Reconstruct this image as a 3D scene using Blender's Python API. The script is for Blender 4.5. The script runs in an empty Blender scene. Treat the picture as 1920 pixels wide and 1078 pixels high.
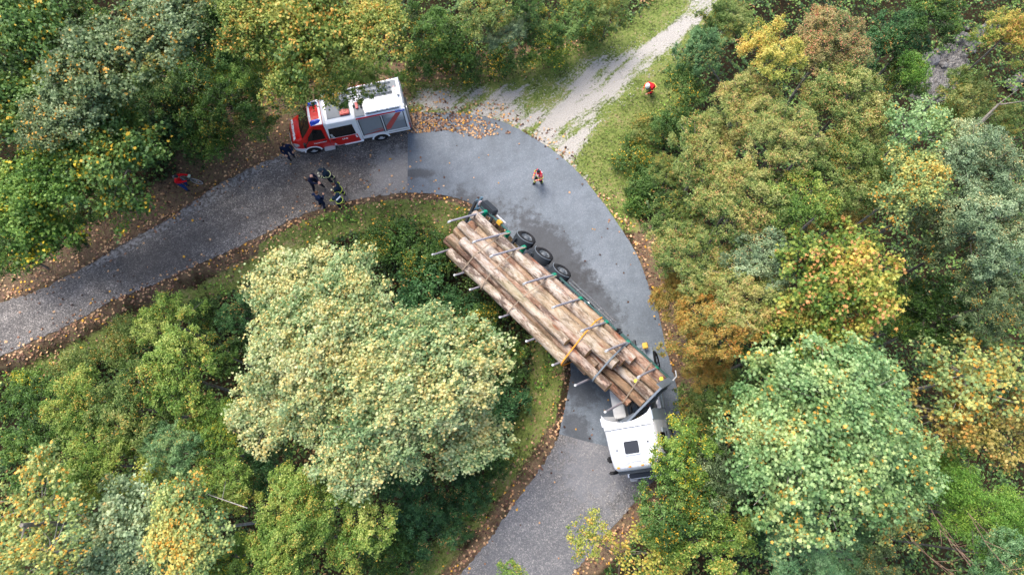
import bpy, bmesh, math, random
import numpy as np
from mathutils import Vector, Matrix, Euler
D = bpy.data; SC = bpy.context.scene; COL = SC.collection
R_ = math.radians
random.seed(7); RNG = np.random.default_rng(7)

# ------------------------------------------------------------------ camera, sky, sun, exposure
CAM_H = 36.0; TILT = R_(16.0); FPX = 1280.0
cam = D.objects.new('camera', D.cameras.new('camera')); COL.objects.link(cam)
cam.location = (0, 0, CAM_H); cam.rotation_euler = (TILT, 0, 0)
cam.data.lens = 24.0; cam.data.sensor_width = 36.0; cam.data.clip_end = 3000
SC.camera = cam
W = D.worlds.new("World"); SC.world = W; W.use_nodes = True
sky = W.node_tree.nodes.new('ShaderNodeTexSky'); sky.sky_type = 'NISHITA'; sky.sun_disc = False
SUN_EL, SUN_AZ = R_(62), R_(-35)     # azimuth measured from +Y towards +X
sky.sun_elevation = SUN_EL; sky.sun_rotation = SUN_AZ; sky.dust_density = 3.0; sky.air_density = 0.7; sky.ozone_density = 0.6
bg = W.node_tree.nodes['Background']; bg.inputs[1].default_value = 0.15
W.node_tree.links.new(sky.outputs[0], bg.inputs[0])
sl = D.lights.new('sun', 'SUN'); sl.energy = 1.15; sl.angle = R_(34); sl.color = (1, 0.955, 0.88)
so = D.objects.new('sun', sl); COL.objects.link(so)
sd = Vector((math.sin(SUN_AZ) * math.cos(SUN_EL), math.cos(SUN_AZ) * math.cos(SUN_EL), math.sin(SUN_EL)))
so.rotation_euler = sd.to_track_quat('Z', 'Y').to_euler(); so.location = sd * 60
SC.view_settings.view_transform = 'Standard'; SC.view_settings.look = 'None'
SC.view_settings.exposure = 1.6; SC.view_settings.gamma = 1.0

# ------------------------------------------------------------------ pixel -> world helpers
_w = np.array([0, math.sin(TILT), -math.cos(TILT)]); _u = np.array([0, math.cos(TILT), math.sin(TILT)])
def at(px, py, h=0.0):
    d = _w + (px - 960) / FPX * np.array([1., 0, 0]) + (539 - py) / FPX * _u
    t = (h - CAM_H) / d[2]; p = d * t; return Vector((p[0], p[1], h))
def px_arr(pts):
    return np.array([at(x, y)[:2] for x, y in pts])
def sdist(P, poly):
    """signed distance of points P (n,2) to a closed polygon, negative inside"""
    a = poly; b = np.roll(poly, -1, 0); n = len(P)
    best = np.full(n, 1e9); ins = np.zeros(n, bool)
    for i in range(len(a)):
        e = b[i] - a[i]; w = P - a[i]
        t = np.clip((w @ e) / (e @ e + 1e-12), 0, 1); dd = w - t[:, None] * e
        best = np.minimum(best, (dd * dd).sum(1))
        c = (a[i][1] > P[:, 1]) != (b[i][1] > P[:, 1])
        with np.errstate(divide='ignore', invalid='ignore'):
            xc = a[i][0] + (P[:, 1] - a[i][1]) / (e[1] if abs(e[1]) > 1e-12 else 1e-12) * e[0]
        ins ^= c & (P[:, 0] < xc)
    return np.where(ins, -1, 1) * np.sqrt(best)
def sstep(x, a, b):
    t = np.clip((x - a) / (b - a), 0, 1); return t * t * (3 - 2 * t)
def smooth_open(pts, n=4):
    """Catmull-Rom through pixel points"""
    P = [np.array(p, float) for p in pts]; out = []
    for i in range(len(P) - 1):
        p0 = P[max(i - 1, 0)]; p1 = P[i]; p2 = P[i + 1]; p3 = P[min(i + 2, len(P) - 1)]
        for k in range(n):
            t = k / n
            out.append(0.5 * ((2 * p1) + (-p0 + p2) * t + (2 * p0 - 5 * p1 + 4 * p2 - p3) * t * t + (-p0 + 3 * p1 - 3 * p2 + p3) * t ** 3))
    out.append(P[-1]); return out

OUTER = smooth_open([(-420, 700), (-200, 636), (0, 566), (60, 550), (150, 505), (240, 452), (330, 403), (400, 352), (450, 325), (510, 298), (560, 275), (640, 243), (700, 225), (765, 213), (830, 212), (880, 215), (935, 226), (985, 250), (1040, 285), (1085, 325), (1130, 380), (1165, 430), (1195, 480), (1216, 535), (1235, 590), (1248, 650), (1262, 700), (1275, 760), (1272, 830), (1240, 885), (1200, 930), (1165, 970), (1107, 1035), (1070, 1080), (1010, 1160), (900, 1330)])
INNER = smooth_open([(-420, 800), (-200, 738), (0, 668), (60, 640), (150, 598), (215, 562), (290, 533), (350, 505), (420, 475), (490, 442), (560, 407), (620, 386), (690, 370), (765, 362), (830, 366), (880, 380), (920, 405), (955, 440), (990, 490), (1025, 545), (1050, 600), (1066, 650), (1070, 700), (1063, 745), (1047, 815), (1030, 850), (1005, 890), (960, 950), (920, 1008), (880, 1056), (830, 1120), (700, 1330)])
ROAD = px_arr(OUTER + INNER[::-1])
POCKET = px_arr(INNER + [(-600, 1500)])                      # the low ground inside the bend
TRACK = px_arr([(775, 160), (860, 150), (960, 120), (1080, 90), (1160, 55), (1230, 0), (1290, -80), (1400, -60), (1340, 30), (1285, 90), (1240, 150), (1200, 235), (1150, 290), (1130, 340), (1110, 350), (1060, 300), (985, 245), (880, 212), (770, 212)])
GRASSE = px_arr([(1240, 120), (1290, 95), (1300, 150), (1270, 230), (1215, 300), (1180, 360), (1190, 430), (1165, 425), (1120, 365), (1085, 320), (1100, 270)])
def terrain(P):
    P = np.asarray(P, float).reshape(-1, 2)
    dr = sdist(P, ROAD); dp = sdist(P, POCKET); dt = np.minimum(sdist(P, TRACK), sdist(P, GRASSE))
    inn = (dp < 0)
    z = np.where(inn, -3.4 * sstep(dr, 0.25, 7.5) - 0.45 * sstep(dr, 0.2, 1.1), 0)
    east = sstep(P[:, 0] + 0.25 * (P[:, 1] - 10), 5, 14); dd = np.minimum(dr, dt)
    z = z + np.where(~inn, -4.5 * sstep(dd, 0.4, 11) * east + 0.22 * np.clip(dd - 0.5, 0, 25) * (1 - east), 0)
    n = 0.12 * np.sin(P[:, 0] * 0.9 + 1.3 * np.sin(P[:, 1] * .7)) * np.sin(P[:, 1] * 1.1) + .05 * np.sin(P[:, 0] * 2.7 + P[:, 1] * 1.9)
    return z + n * sstep(dd, 0.3, 2.5) - 0.03 * (dr < 0.25)
def zg(x, y): return float(terrain([[x, y]])[0])
def atg(px, py):
    h = 0.0
    for _ in range(6): p = at(px, py, h); h = zg(p.x, p.y)
    return at(px, py, h)

# ------------------------------------------------------------------ materials
def lin(c):
    if isinstance(c, str): c = [int(c[i:i + 2], 16) / 255 for i in (0, 2, 4)]
    return tuple((x / 12.92 if x <= .04045 else ((x + .055) / 1.055) ** 2.4) for x in c)
class NT:
    def __init__(s, name):
        s.m = D.materials.new(name); s.m.use_nodes = True; s.t = s.m.node_tree; s.b = s.t.nodes['Principled BSDF']; s.out = s.t.nodes['Material Output']
    def n(s, typ, ins=None, **kw):
        x = s.t.nodes.new(typ)
        for k, v in kw.items(): setattr(x, k, v)
        for k, v in (ins or {}).items():
            if hasattr(v, 'is_output'): s.t.links.new(v, x.inputs[k])
            else: x.inputs[k].default_value = v
        return x
    def link(s, a, b): s.t.links.new(a, b)
    def set(s, k, v):
        if hasattr(v, 'is_output'): s.t.links.new(v, s.b.inputs[k])
        else: s.b.inputs[k].default_value = v
    def coord(s, kind='Object'): return s.n('ShaderNodeTexCoord').outputs[kind]
    def noise(s, co, scale, detail=4, rough=.55):
        return s.n('ShaderNodeTexNoise', {'Vector': co, 'Scale': scale, 'Detail': detail, 'Roughness': rough}).outputs[0]
    def ramp(s, fac, stops, interp='LINEAR'):
        r = s.n('ShaderNodeValToRGB', {0: fac}); cr = r.color_ramp; cr.interpolation = interp
        while len(cr.elements) < len(stops): cr.elements.new(0.5)
        for e, (p, c) in zip(cr.elements, stops):
            e.position = p; e.color = (*c, 1) if len(c) == 3 else c
        return r.outputs[0]
    def mix(s, f, a, b, mode='MIX'):
        x = s.n('ShaderNodeMix', data_type='RGBA', blend_type=mode)
        for i, v in ((0, f), (6, a), (7, b)):
            if hasattr(v, 'is_output'): s.t.links.new(v, x.inputs[i])
            else: x.inputs[i].default_value = v if i == 0 else (*v, 1)
        return x.outputs[2]
    def math(s, op, a, b=0.0, clamp=False):
        x = s.n('ShaderNodeMath', operation=op, use_clamp=clamp)
        for i, v in ((0, a), (1, b)):
            if hasattr(v, 'is_output'): s.t.links.new(v, x.inputs[i])
            else: x.inputs[i].default_value = v
        return x.outputs[0]
    def bump(s, h, st=.3, dist=.02):
        b = s.n('ShaderNodeBump', {'Height': h, 'Strength': st, 'Distance': dist}); s.link(b.outputs[0], s.b.inputs['Normal'])
_mc = {}
def paint(name, c, rough=.45, metal=0.0, dirt=.25, scale=3.0, spec=.5, coat=0.0):
    if name in _mc: return _mc[name]
    t = NT(name); co = t.coord(); col = lin(c)
    f = t.noise(co, scale, 5, .65); g = t.noise(co, scale * 9, 3)
    k = t.ramp(f, [(.42, (0, 0, 0)), (.75, (1, 1, 1))])
    base = t.mix(t.math('MULTIPLY', k, dirt), col, tuple(x * .45 + .02 for x in col))
    t.set('Base Color', base); t.set('Metallic', metal); t.set('Specular IOR Level', spec)
    t.set('Roughness', t.math('MULTIPLY_ADD', g, .25) if False else t.math('ADD', t.math('MULTIPLY', g, .2), rough - .1))
    if coat: t.set('Coat Weight', coat); t.set('Coat Roughness', .08)
    _mc[name] = t.m; return t.m
def foliage(name, cols, accent, acc=.04, k=1.0, trans=.34, warm=.4):
    """cols: list of hex from dark to light; accent: hex of the odd turned leaf"""
    if name in _mc: return _mc[name]
    t = NT(name); at_ = t.n('ShaderNodeAttribute', attribute_name='tint').outputs['Fac']; ac = t.n('ShaderNodeAttribute', attribute_name='odd').outputs['Fac']
    geo = t.n('ShaderNodeNewGeometry'); nz = t.noise(geo.outputs['Position'], .35, 3)
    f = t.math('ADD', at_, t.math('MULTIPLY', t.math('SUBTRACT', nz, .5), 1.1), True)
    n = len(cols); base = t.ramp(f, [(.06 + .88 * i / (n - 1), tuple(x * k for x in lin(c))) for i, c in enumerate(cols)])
    nz2 = t.noise(geo.outputs['Position'], .75, 4, .6); wk = t.ramp(nz2, [(.46, (0, 0, 0)), (.62, (1, 1, 1))])
    base = t.mix(t.math('MULTIPLY', wk, warm), base, t.mix(1.0, base, (1.3, 1.0, .70), 'MULTIPLY'))
    fo = t.math('GREATER_THAN', t.math('ADD', ac, t.math('MULTIPLY', t.math('SUBTRACT', nz2, .5), .7)), 1 - acc)
    col = t.mix(fo, base, tuple(x * k for x in lin(accent)))
    t.set('Base Color', col); t.set('Roughness', .5); t.set('Specular IOR Level', .35)
    tr = t.n('ShaderNodeBsdfTranslucent', {0: t.mix(.0, t.mix(.25, col, (.25, .3, .03)), (0, 0, 0))})
    mx = t.n('ShaderNodeMixShader', {0: trans, 1: t.b.outputs[0], 2: tr.outputs[0]}); t.link(mx.outputs[0], t.out.inputs[0])
    _mc[name] = t.m; return t.m
def bark(name, a, b, sc=6):
    if name in _mc: return _mc[name]
    t = NT(name); co = t.coord(); n = t.noise(co, sc, 6, .7)
    t.set('Base Color', t.ramp(n, [(.35, lin(a)), (.65, lin(b))])); t.set('Roughness', .9); t.bump(n, .5, .03)
    _mc[name] = t.m; return t.m

# ------------------------------------------------------------------ object helpers
def tag(o, label=None, cat=None, group=None, kind=None):
    if label: o['label'] = label
    if cat: o['category'] = cat
    if group: o['group'] = group
    if kind: o['kind'] = kind
    return o
def link(o, parent=None):
    COL.objects.link(o)
    if parent: o.parent = parent
    return o
def empty(name, label, cat, loc=(0, 0, 0), rot=(0, 0, 0), group=None):
    o = D.objects.new(name, None); link(o); o.location = loc; o.rotation_euler = rot; o.empty_display_size = .3
    return tag(o, label, cat, group)
class MB:
    def __init__(s): s.v = []; s.f = []; s.mi = []; s.M = Matrix()
    def add(s, vs, fs, mi=0):
        o = len(s.v); s.v += [tuple(s.M @ Vector(p)) for p in vs]; s.f += [tuple(i + o for i in f) for f in fs]; s.mi += [mi] * len(fs); return s
    def box(s, c, size, mi=0, rot=None, bev=0.0, taper=1.0):
        bm = bmesh.new(); bmesh.ops.create_cube(bm, size=1)
        for v in bm.verts:
            if v.co.z > 0: v.co.x *= taper; v.co.y *= taper
            v.co = Vector((v.co.x * size[0], v.co.y * size[1], v.co.z * size[2]))
        if bev: bmesh.ops.bevel(bm, geom=bm.edges[:] + bm.verts[:], offset=bev, segments=2, affect='EDGES')
        m = Matrix.Translation(c) @ (Euler(rot).to_matrix().to_4x4() if rot else Matrix())
        return s.bm(bm, m, mi)
    def bm(s, bm, m=Matrix(), mi=0):
        bm.verts.index_update(); s.add([m @ v.co for v in bm.verts], [[v.index for v in f.verts] for f in bm.faces], mi); bm.free(); return s
    def cyl(s, a, b, r, r2=None, n=12, mi=0, cap=True):
        a = Vector(a); b = Vector(b); r2 = r if r2 is None else r2; q = (b - a).to_track_quat('Z', 'Y'); vs = []
        for k in range(n):
            d = q @ Vector((math.cos(2 * math.pi * k / n), math.sin(2 * math.pi * k / n), 0)); vs += [a + d * r, b + d * r2]
        fs = [(2 * k, 2 * ((k + 1) % n), 2 * ((k + 1) % n) + 1, 2 * k + 1) for k in range(n)]
        if cap: fs += [tuple(2 * k for k in range(n))[::-1], tuple(2 * k + 1 for k in range(n))]
        return s.add(vs, fs, mi)
    def tube(s, pts, r, n=8, mi=0):
        pts = [Vector(p) for p in pts]; rs = r if isinstance(r, (list, tuple)) else [r] * len(pts); vs = []
        q = None
        for i, p in enumerate(pts):
            t = (pts[min(i + 1, len(pts) - 1)] - pts[max(i - 1, 0)]).normalized()
            q = t.to_track_quat('Z', 'Y') if q is None else (q @ Vector((0, 0, 1))).rotation_difference(t) @ q
            vs += [p + q @ Vector((math.cos(2 * math.pi * k / n), math.sin(2 * math.pi * k / n), 0)) * rs[i] for k in range(n)]
        fs = [(i * n + k, i * n + (k + 1) % n, (i + 1) * n + (k + 1) % n, (i + 1) * n + k) for i in range(len(pts) - 1) for k in range(n)]
        fs += [tuple(range(n))[::-1], tuple((len(pts) - 1) * n + k for k in range(n))]
        return s.add(vs, fs, mi)
    def lathe(s, prof, axis_m=Matrix(), n=24, mi=0):
        """prof: (radius, along) revolved about local Y"""
        vs = []
        for r, y in prof: vs += [axis_m @ Vector((r * math.cos(2 * math.pi * k / n), y, r * math.sin(2 * math.pi * k / n))) for k in range(n)]
        fs = [(i * n + k, i * n + (k + 1) % n, (i + 1) * n + (k + 1) % n, (i + 1) * n + k) for i in range(len(prof) - 1) for k in range(n)]
        return s.add(vs, fs, mi)
    def slab(s, poly3, nrm, th, mi=0):
        """polygon extruded along -nrm by th"""
        n = len(poly3); nrm = Vector(nrm); a = [Vector(p) for p in poly3]; b = [p - nrm * th for p in a]
        return s.add(a + b, [tuple(range(n)), tuple(range(2 * n - 1, n - 1, -1))] + [(i, i + n, (i + 1) % n + n, (i + 1) % n) for i in range(n)], mi)
    def build(s, name, mats, parent=None, smooth=False, warp=None, fix=True):
        vs = [warp(*p) for p in s.v] if warp else s.v
        me = D.meshes.new(name); me.from_pydata([tuple(p) for p in vs], [], s.f); mats = mats if isinstance(mats, (list, tuple)) else [mats]
        for m in mats: me.materials.append(m)
        if len(mats) > 1: me.polygons.foreach_set('material_index', s.mi)
        if fix:
            bm = bmesh.new(); bm.from_mesh(me); bmesh.ops.recalc_face_normals(bm, faces=bm.faces); bm.to_mesh(me); bm.free()
        if smooth:
            me.polygons.foreach_set('use_smooth', [True] * len(me.polygons))
            me.set_sharp_from_angle(angle=R_(38))
        o = D.objects.new(name, me); return link(o, parent)
def text_mb(mb, body, size, M, depth=.004, mi=0, bold=0.0):
    cu = D.curves.new('lettering', 'FONT'); cu.body = body; cu.size = size; cu.extrude = depth; cu.align_x = 'CENTER'; cu.align_y = 'CENTER'; cu.offset = bold
    cu.resolution_u = 2
    o = D.objects.new('lettering', cu); COL.objects.link(o)
    dg = bpy.context.evaluated_depsgraph_get(); me = D.meshes.new_from_object(o.evaluated_get(dg))
    mb.add([M @ v.co for v in me.vertices], [tuple(p.vertices) for p in me.polygons], mi)
    D.objects.remove(o); D.meshes.remove(me); D.curves.remove(cu)

def fast_mesh(name, V, L, F, tint=None, odd=None, mat=None):
    """V (n,3), L = vertices per face (constant), F = number of faces laid out in order"""
    me = D.meshes.new(name); me.vertices.add(len(V)); me.vertices.foreach_set('co', V.astype(np.float32).ravel())
    me.loops.add(F * L); me.loops.foreach_set('vertex_index', np.arange(F * L, dtype=np.int32))
    me.polygons.add(F); me.polygons.foreach_set('loop_start', np.arange(0, F * L, L, dtype=np.int32))
    me.update(calc_edges=True)
    for nm, a in (('tint', tint), ('odd', odd)):
        if a is not None:
            at_ = me.attributes.new(nm, 'FLOAT', 'FACE'); at_.data.foreach_set('value', a.astype(np.float32))
    if mat: me.materials.append(mat)
    return me

# ------------------------------------------------------------------ ground
def axis(lo, hi, step, far):
    a = np.arange(lo, hi + step, step); g = [lo]; s = step
    while g[-1] > -far: s *= 1.22; g.append(g[-1] - s)
    h = [a[-1]]; s = step
    while h[-1] < far: s *= 1.22; h.append(h[-1] + s)
    return np.concatenate([np.array(g[1:])[::-1], a, np.array(h[1:])])
XS = axis(-35, 35, .28, 600); YS = axis(-18, 38, .28, 600)
GX, GY = np.meshgrid(XS, YS); P2 = np.stack([GX.ravel(), GY.ravel()], 1)
near = (np.abs(P2[:, 0]) < 60) & (np.abs(P2[:, 1] - 10) < 60)
Z = np.zeros(len(P2)); Z[near] = terrain(P2[near]); far_ = ~near; Z[far_] = terrain(P2[far_])
nx, ny = len(XS), len(YS)
me = D.meshes.new('ground'); V = np.column_stack([P2, Z])
idx = np.arange(nx * ny).reshape(ny, nx); q = np.stack([idx[:-1, :-1], idx[:-1, 1:], idx[1:, 1:], idx[1:, :-1]], -1).reshape(-1, 4)
me.vertices.add(len(V)); me.vertices.foreach_set('co', V.astype(np.float32).ravel())
me.loops.add(q.size); me.loops.foreach_set('vertex_index', q.astype(np.int32).ravel())
me.polygons.add(len(q)); me.polygons.foreach_set('loop_start', np.arange(0, q.size, 4, dtype=np.int32)); me.update(calc_edges=True)
me.polygons.foreach_set('use_smooth', [True] * len(q))
VERGE_IN = px_arr([(-300, 790), (0, 720), (120, 690), (230, 640), (330, 570), (420, 545), (560, 470), (650, 432), (760, 420), (860, 440), (930, 500), (980, 580), (1000, 640), (985, 740), (940, 845), (860, 955), (800, 1020), (740, 1100), (600, 1300)] + INNER[::-1])
VERGE_OUT = px_arr([(-300, 560), (0, 500), (120, 430), (230, 400), (330, 330), (350, 250), (430, 210), (560, 160), (700, 120), (800, 110), (960, 90), (1120, 60), (1190, 20)] + [(1190, 20), (1080, 100), (900, 160), (790, 200), (765, 213)] + [p for p in OUTER[::-1] if p[0] < 765])
LITTER_E = px_arr([(1190, 420), (1230, 430), (1260, 560), (1290, 640), (1310, 720), (1290, 790), (1270, 850), (1230, 960), (1180, 1020), (1100, 1078), (1060, 1100), (1105, 1035), (1165, 970), (1240, 885), (1272, 830), (1275, 760), (1262, 700), (1235, 590), (1195, 480)])
GRAVEL = px_arr([(770, 200), (800, 170), (870, 165), (960, 165), (1050, 145), (1110, 110), (1180, 90), (1240, 60), (1300, 0), (1340, -60), (1380, -60), (1335, 20), (1280, 75), (1235, 120), (1200, 160), (1150, 200), (1110, 240), (1075, 300), (1100, 345), (1085, 330), (1040, 285), (985, 250), (935, 226), (880, 215)])
def masks(P):
    dr = sdist(P, ROAD); vi = sdist(P, VERGE_IN); vo = sdist(P, VERGE_OUT); tr = sdist(P, TRACK); ge = sdist(P, GRASSE); le = sdist(P, LITTER_E); gr = sdist(P, GRAVEL)
    opn = np.minimum.reduce([dr, vi, vo, tr, ge, le])
    grass = np.maximum.reduce([sstep(-vi, -.5, .5) * sstep(dr, .05, .6 + 1.1 * (P[:, 0] < -14) + .9 * (P[:, 1] < 3)), sstep(-tr, -.8, .3), sstep(-ge, -.8, .4), .34 * sstep(-vo, -.3, 1.)])
    litter = np.maximum.reduce([sstep(-vo, -.8, .6) * .8, sstep(-le, -.6, .3), sstep(1.5 - dr, 0, 1.) * (P[:, 0] < 2.5) * .6, sstep(-vi, -.5, .5) * .35])
    gravel = sstep(-gr, -.9, .5)
    return opn, grass, litter, gravel
opn = np.full(len(P2), 9.); gm = np.zeros(len(P2)); lm = np.zeros(len(P2)); vm = np.zeros(len(P2))
opn[near], gm[near], lm[near], vm[near] = masks(P2[near])
for nm, a in (('grass', gm), ('litter', lm), ('gravel', vm)):
    x = me.attributes.new(nm, 'FLOAT', 'POINT'); x.data.foreach_set('value', a.astype(np.float32))
t = NT('forest_ground'); co = t.n('ShaderNodeNewGeometry').outputs['Position']
A = lambda n: t.n('ShaderNodeAttribute', attribute_name=n).outputs['Fac']
n1 = t.noise(co, .9, 6, .65); n2 = t.noise(co, 7, 6, .7); n3 = t.noise(co, 26, 4, .7); n0 = t.noise(co, .45, 3)
soil = t.ramp(n2, [(.3, lin('231b12')), (.5, lin('3e3021')), (.62, lin('33402a')), (.75, lin('5d4a35'))])
grs = t.ramp(t.math('ADD', t.math('MULTIPLY', n2, .55), t.math('MULTIPLY', n1, .45)), [(.36, lin('3f3b26')), (.42, lin('4c552c')), (.48, lin('68783a')), (.54, lin('788046')), (.60, lin('8a8058')), (.70, lin('9c8f72'))])
lit = t.ramp(t.math('ADD', t.math('MULTIPLY', n3, .6), t.math('MULTIPLY', n2, .4)), [(.36, lin('3b2f26')), (.44, lin('5e4a3c')), (.51, lin('7a6452')), (.57, lin('66603c')), (.66, lin('9c8872'))])
grv = t.ramp(n3, [(.30, lin('6f6a61')), (.43, lin('9a958c')), (.55, lin('b3aea6')), (.68, lin('c6c2bb'))])
def thr(m, n, a=.45, b=.62, k=.9): return t.ramp(t.math('ADD', m, t.math('MULTIPLY', t.math('SUBTRACT', n, .5), k)), [(a, (0, 0, 0)), (b, (1, 1, 1))])
c = t.mix(thr(A('litter'), n1, .35, .7, 1.4), soil, lit); c = t.mix(thr(A('grass'), t.math('MULTIPLY_ADD' if False else 'ADD', t.math('MULTIPLY', n1, .6), t.math('MULTIPLY', n2, .4)), .42, .62, 1.6), c, grs)
gr_ = t.n('ShaderNodeVectorRotate', {'Vector': co, 'Angle': R_(-42)}, rotation_type='Z_AXIS').outputs[0]; gs_ = t.n('ShaderNodeVectorMath', {0: gr_, 1: (.22, 1.0, 1)}, operation='MULTIPLY').outputs[0]; n5 = t.noise(gs_, .95, 5, .65)
c = t.mix(thr(A('gravel'), t.math('ADD', t.math('MULTIPLY', n5, .7), t.math('MULTIPLY', n2, .3)), .70, .98, 4.6), c, grv)
t.set('Base Color', c); t.set('Roughness', .95); t.set('Specular IOR Level', .15); t.bump(t.math('ADD', n3, n2), .8, .05)
me.materials.append(t.m); go = link(D.objects.new('ground', me)); tag(go, kind='structure')

# ------------------------------------------------------------------ roads (sheets)
def road_sheet(name, poly, z, mat, th=.0):
    bm = bmesh.new(); vs = [bm.verts.new((x, y, z)) for x, y in poly]; f = bm.faces.new(vs)
    if f.normal.z < 0 or True:
        bm.normal_update()
        if f.normal.z < 0: f.normal_flip()
    bmesh.ops.triangulate(bm, faces=[f]); me = D.meshes.new(name); bm.to_mesh(me); bm.free(); me.materials.append(mat)
    return tag(link(D.objects.new(name, me)), kind='structure')
rg = random.Random(3)
def jag(pts, a=2.0):
    out = []
    for i in range(len(pts) - 1):
        p, q_ = np.array(pts[i]), np.array(pts[i + 1])
        for k in range(3): out.append(tuple(p + (q_ - p) * k / 3 + np.array([rg.uniform(-a, a), rg.uniform(-a, a)])))
    out.append(tuple(pts[-1])); return out
def asphalt(name, stops, speck, spk_scale, patch, rough, stain_shade=None, streak=.3):
    t = NT(name); co = t.n('ShaderNodeNewGeometry').outputs['Position']
    big = t.noise(co, .28, 4, .6); mid = t.noise(co, 2.2, 6, .7); fine = t.noise(co, spk_scale, 3, .75)
    vor = t.n('ShaderNodeTexVoronoi', {'Vector': co, 'Scale': spk_scale * .9}).outputs['Color']
    vr = t.n('ShaderNodeSeparateColor', {0: vor}).outputs[0]
    base = t.ramp(t.math('ADD', t.math('MULTIPLY', big, .6), t.math('MULTIPLY', mid, .4)), stops)
    sp = t.ramp(vr, [(.0, (.35, .35, .35)), (.5, (.8, .8, .8)), (.85, (1.4, 1.4, 1.4)), (1., (2.6, 2.55, 2.45))])
    c = t.mix(speck, base, sp, 'MULTIPLY')
    fr = t.ramp(fine, [(.3, (.72, .72, .72)), (.7, (1.25, 1.25, 1.25))]); c = t.mix(.8, c, fr, 'MULTIPLY')
    wet = t.ramp(t.math('ADD', t.math('MULTIPLY', mid, .55), t.math('MULTIPLY', big, .45)), [(.52, (0, 0, 0)), (.62, (1, 1, 1))])
    c = t.mix(t.math('MULTIPLY', wet, patch), c, lin('2a2a2c'))
    rt_ = t.n('ShaderNodeVectorRotate', {'Vector': co, 'Angle': R_(-27)}, rotation_type='Z_AXIS').outputs[0]
    sm_ = t.n('ShaderNodeVectorMath', {0: rt_, 1: (.12, 1.3, 1)}, operation='MULTIPLY').outputs[0]; c = t.mix(streak, c, t.ramp(t.noise(sm_, 1.2, 4, .6), [(.38, (.62, .62, .62)), (.62, (1.25, 1.22, 1.18))]), 'MULTIPLY')
    if stain_shade:
        for (cx, cy, r, sq, ang, st, scol) in stain_shade:
            mp = t.n('ShaderNodeMapping', {'Vector': co, 'Location': (0, 0, 0)}, vector_type='POINT')
            v = t.n('ShaderNodeVectorMath', {0: co, 1: (cx, cy, 0)}, operation='SUBTRACT').outputs[0]
            mp = t.n('ShaderNodeVectorRotate', {'Vector': v, 'Angle': -ang}, rotation_type='Z_AXIS').outputs[0]
            mp = t.n('ShaderNodeVectorMath', {0: mp, 1: (1, sq, 0)}, operation='MULTIPLY').outputs[0]
            ln = t.n('ShaderNodeVectorMath', {0: mp}, operation='LENGTH').outputs['Value']
            e = t.math('ADD', t.math('DIVIDE', ln, r), t.math('MULTIPLY', t.math('SUBTRACT', mid, .5), 1.8))
            k = t.ramp(e, [(.55, (1, 1, 1)), (1.0, (0, 0, 0))]); c = t.mix(t.math('MULTIPLY', k, st), c, lin(scol))
    t.set('Base Color', c); t.set('Roughness', t.math('ADD', t.math('MULTIPLY', fine, .25), rough)); t.bump(t.math('ADD', vr, fine), .5, .006)
    return t.m
SE = []; SOLD = []
def stn_shade(px, py, r, sq, ang, st, L_=None, col='1d1d20'): p = at(px, py); (SE if L_ is None else L_).append((p.x, p.y, r, sq, ang, st, col))
stn_shade(738, 325, 1.7, .9, 0, .55, SOLD, '9a968f'); stn_shade(700, 375, 2.2, 3.0, R_(5), .4, SOLD, '8c887f'); stn_shade(1120, 870, 2.6, 1.2, R_(60), .35, SOLD, '8f9094'); stn_shade(600, 330, 3.2, 1.6, R_(20), .35, SOLD, '4a433d'); stn_shade(330, 470, 5, 4, R_(27), .4, SOLD, '45403b'); stn_shade(1060, 960, 7, 1.3, R_(60), .22, SOLD, '6e7277'); stn_shade(1000, 1060, 6, 1.3, R_(60), .2, SOLD, '6e7277')  # dark brown patches on the left stretch paint its shade into the road colour
OLD = asphalt('chipseal_asphalt', [(.38, lin('524e4b')), (.5, lin('64605c')), (.6, lin('75716d'))], .9, 24, .12, .62, SOLD, .5)
stn_shade(1040, 470, 3.9, 3.2, R_(-48), .75); stn_shade(1110, 560, 2.6, 2.2, R_(-50), .6); stn_shade(900, 392, 2.2, 2.2, R_(-30), .6); stn_shade(1080, 805, 1.3, 1.6, R_(-60), .6)
stn_shade(1085, 720, 1.6, 1.3, R_(-55), .5); stn_shade(785, 325, 1.3, 3.5, 0, .6)
NEW = asphalt('fresh_asphalt', [(.38, lin('525a61')), (.5, lin('5f6870')), (.62, lin('6b737b'))], .2, 30, .03, .5, SE, .2)
road_sheet('old_road', px_arr(jag(OUTER) + jag(INNER[::-1])), .004, OLD)
o2 = [p for p in OUTER if p[0] > 765.5 and 205 < p[1] and not p[1] > 850]
i2 = [p for p in INNER if p[0] > 765.5 and not p[1] > 812]
npoly = [(765, 213)] + [tuple(p) for p in o2] + [(1262, 850), (1200, 846), (1145, 838), (1095, 826), (1048, 813)] + [tuple(p) for p in i2[::-1]] + [(764, 362)]
road_sheet('new_road', px_arr(npoly), .014, NEW)
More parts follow.
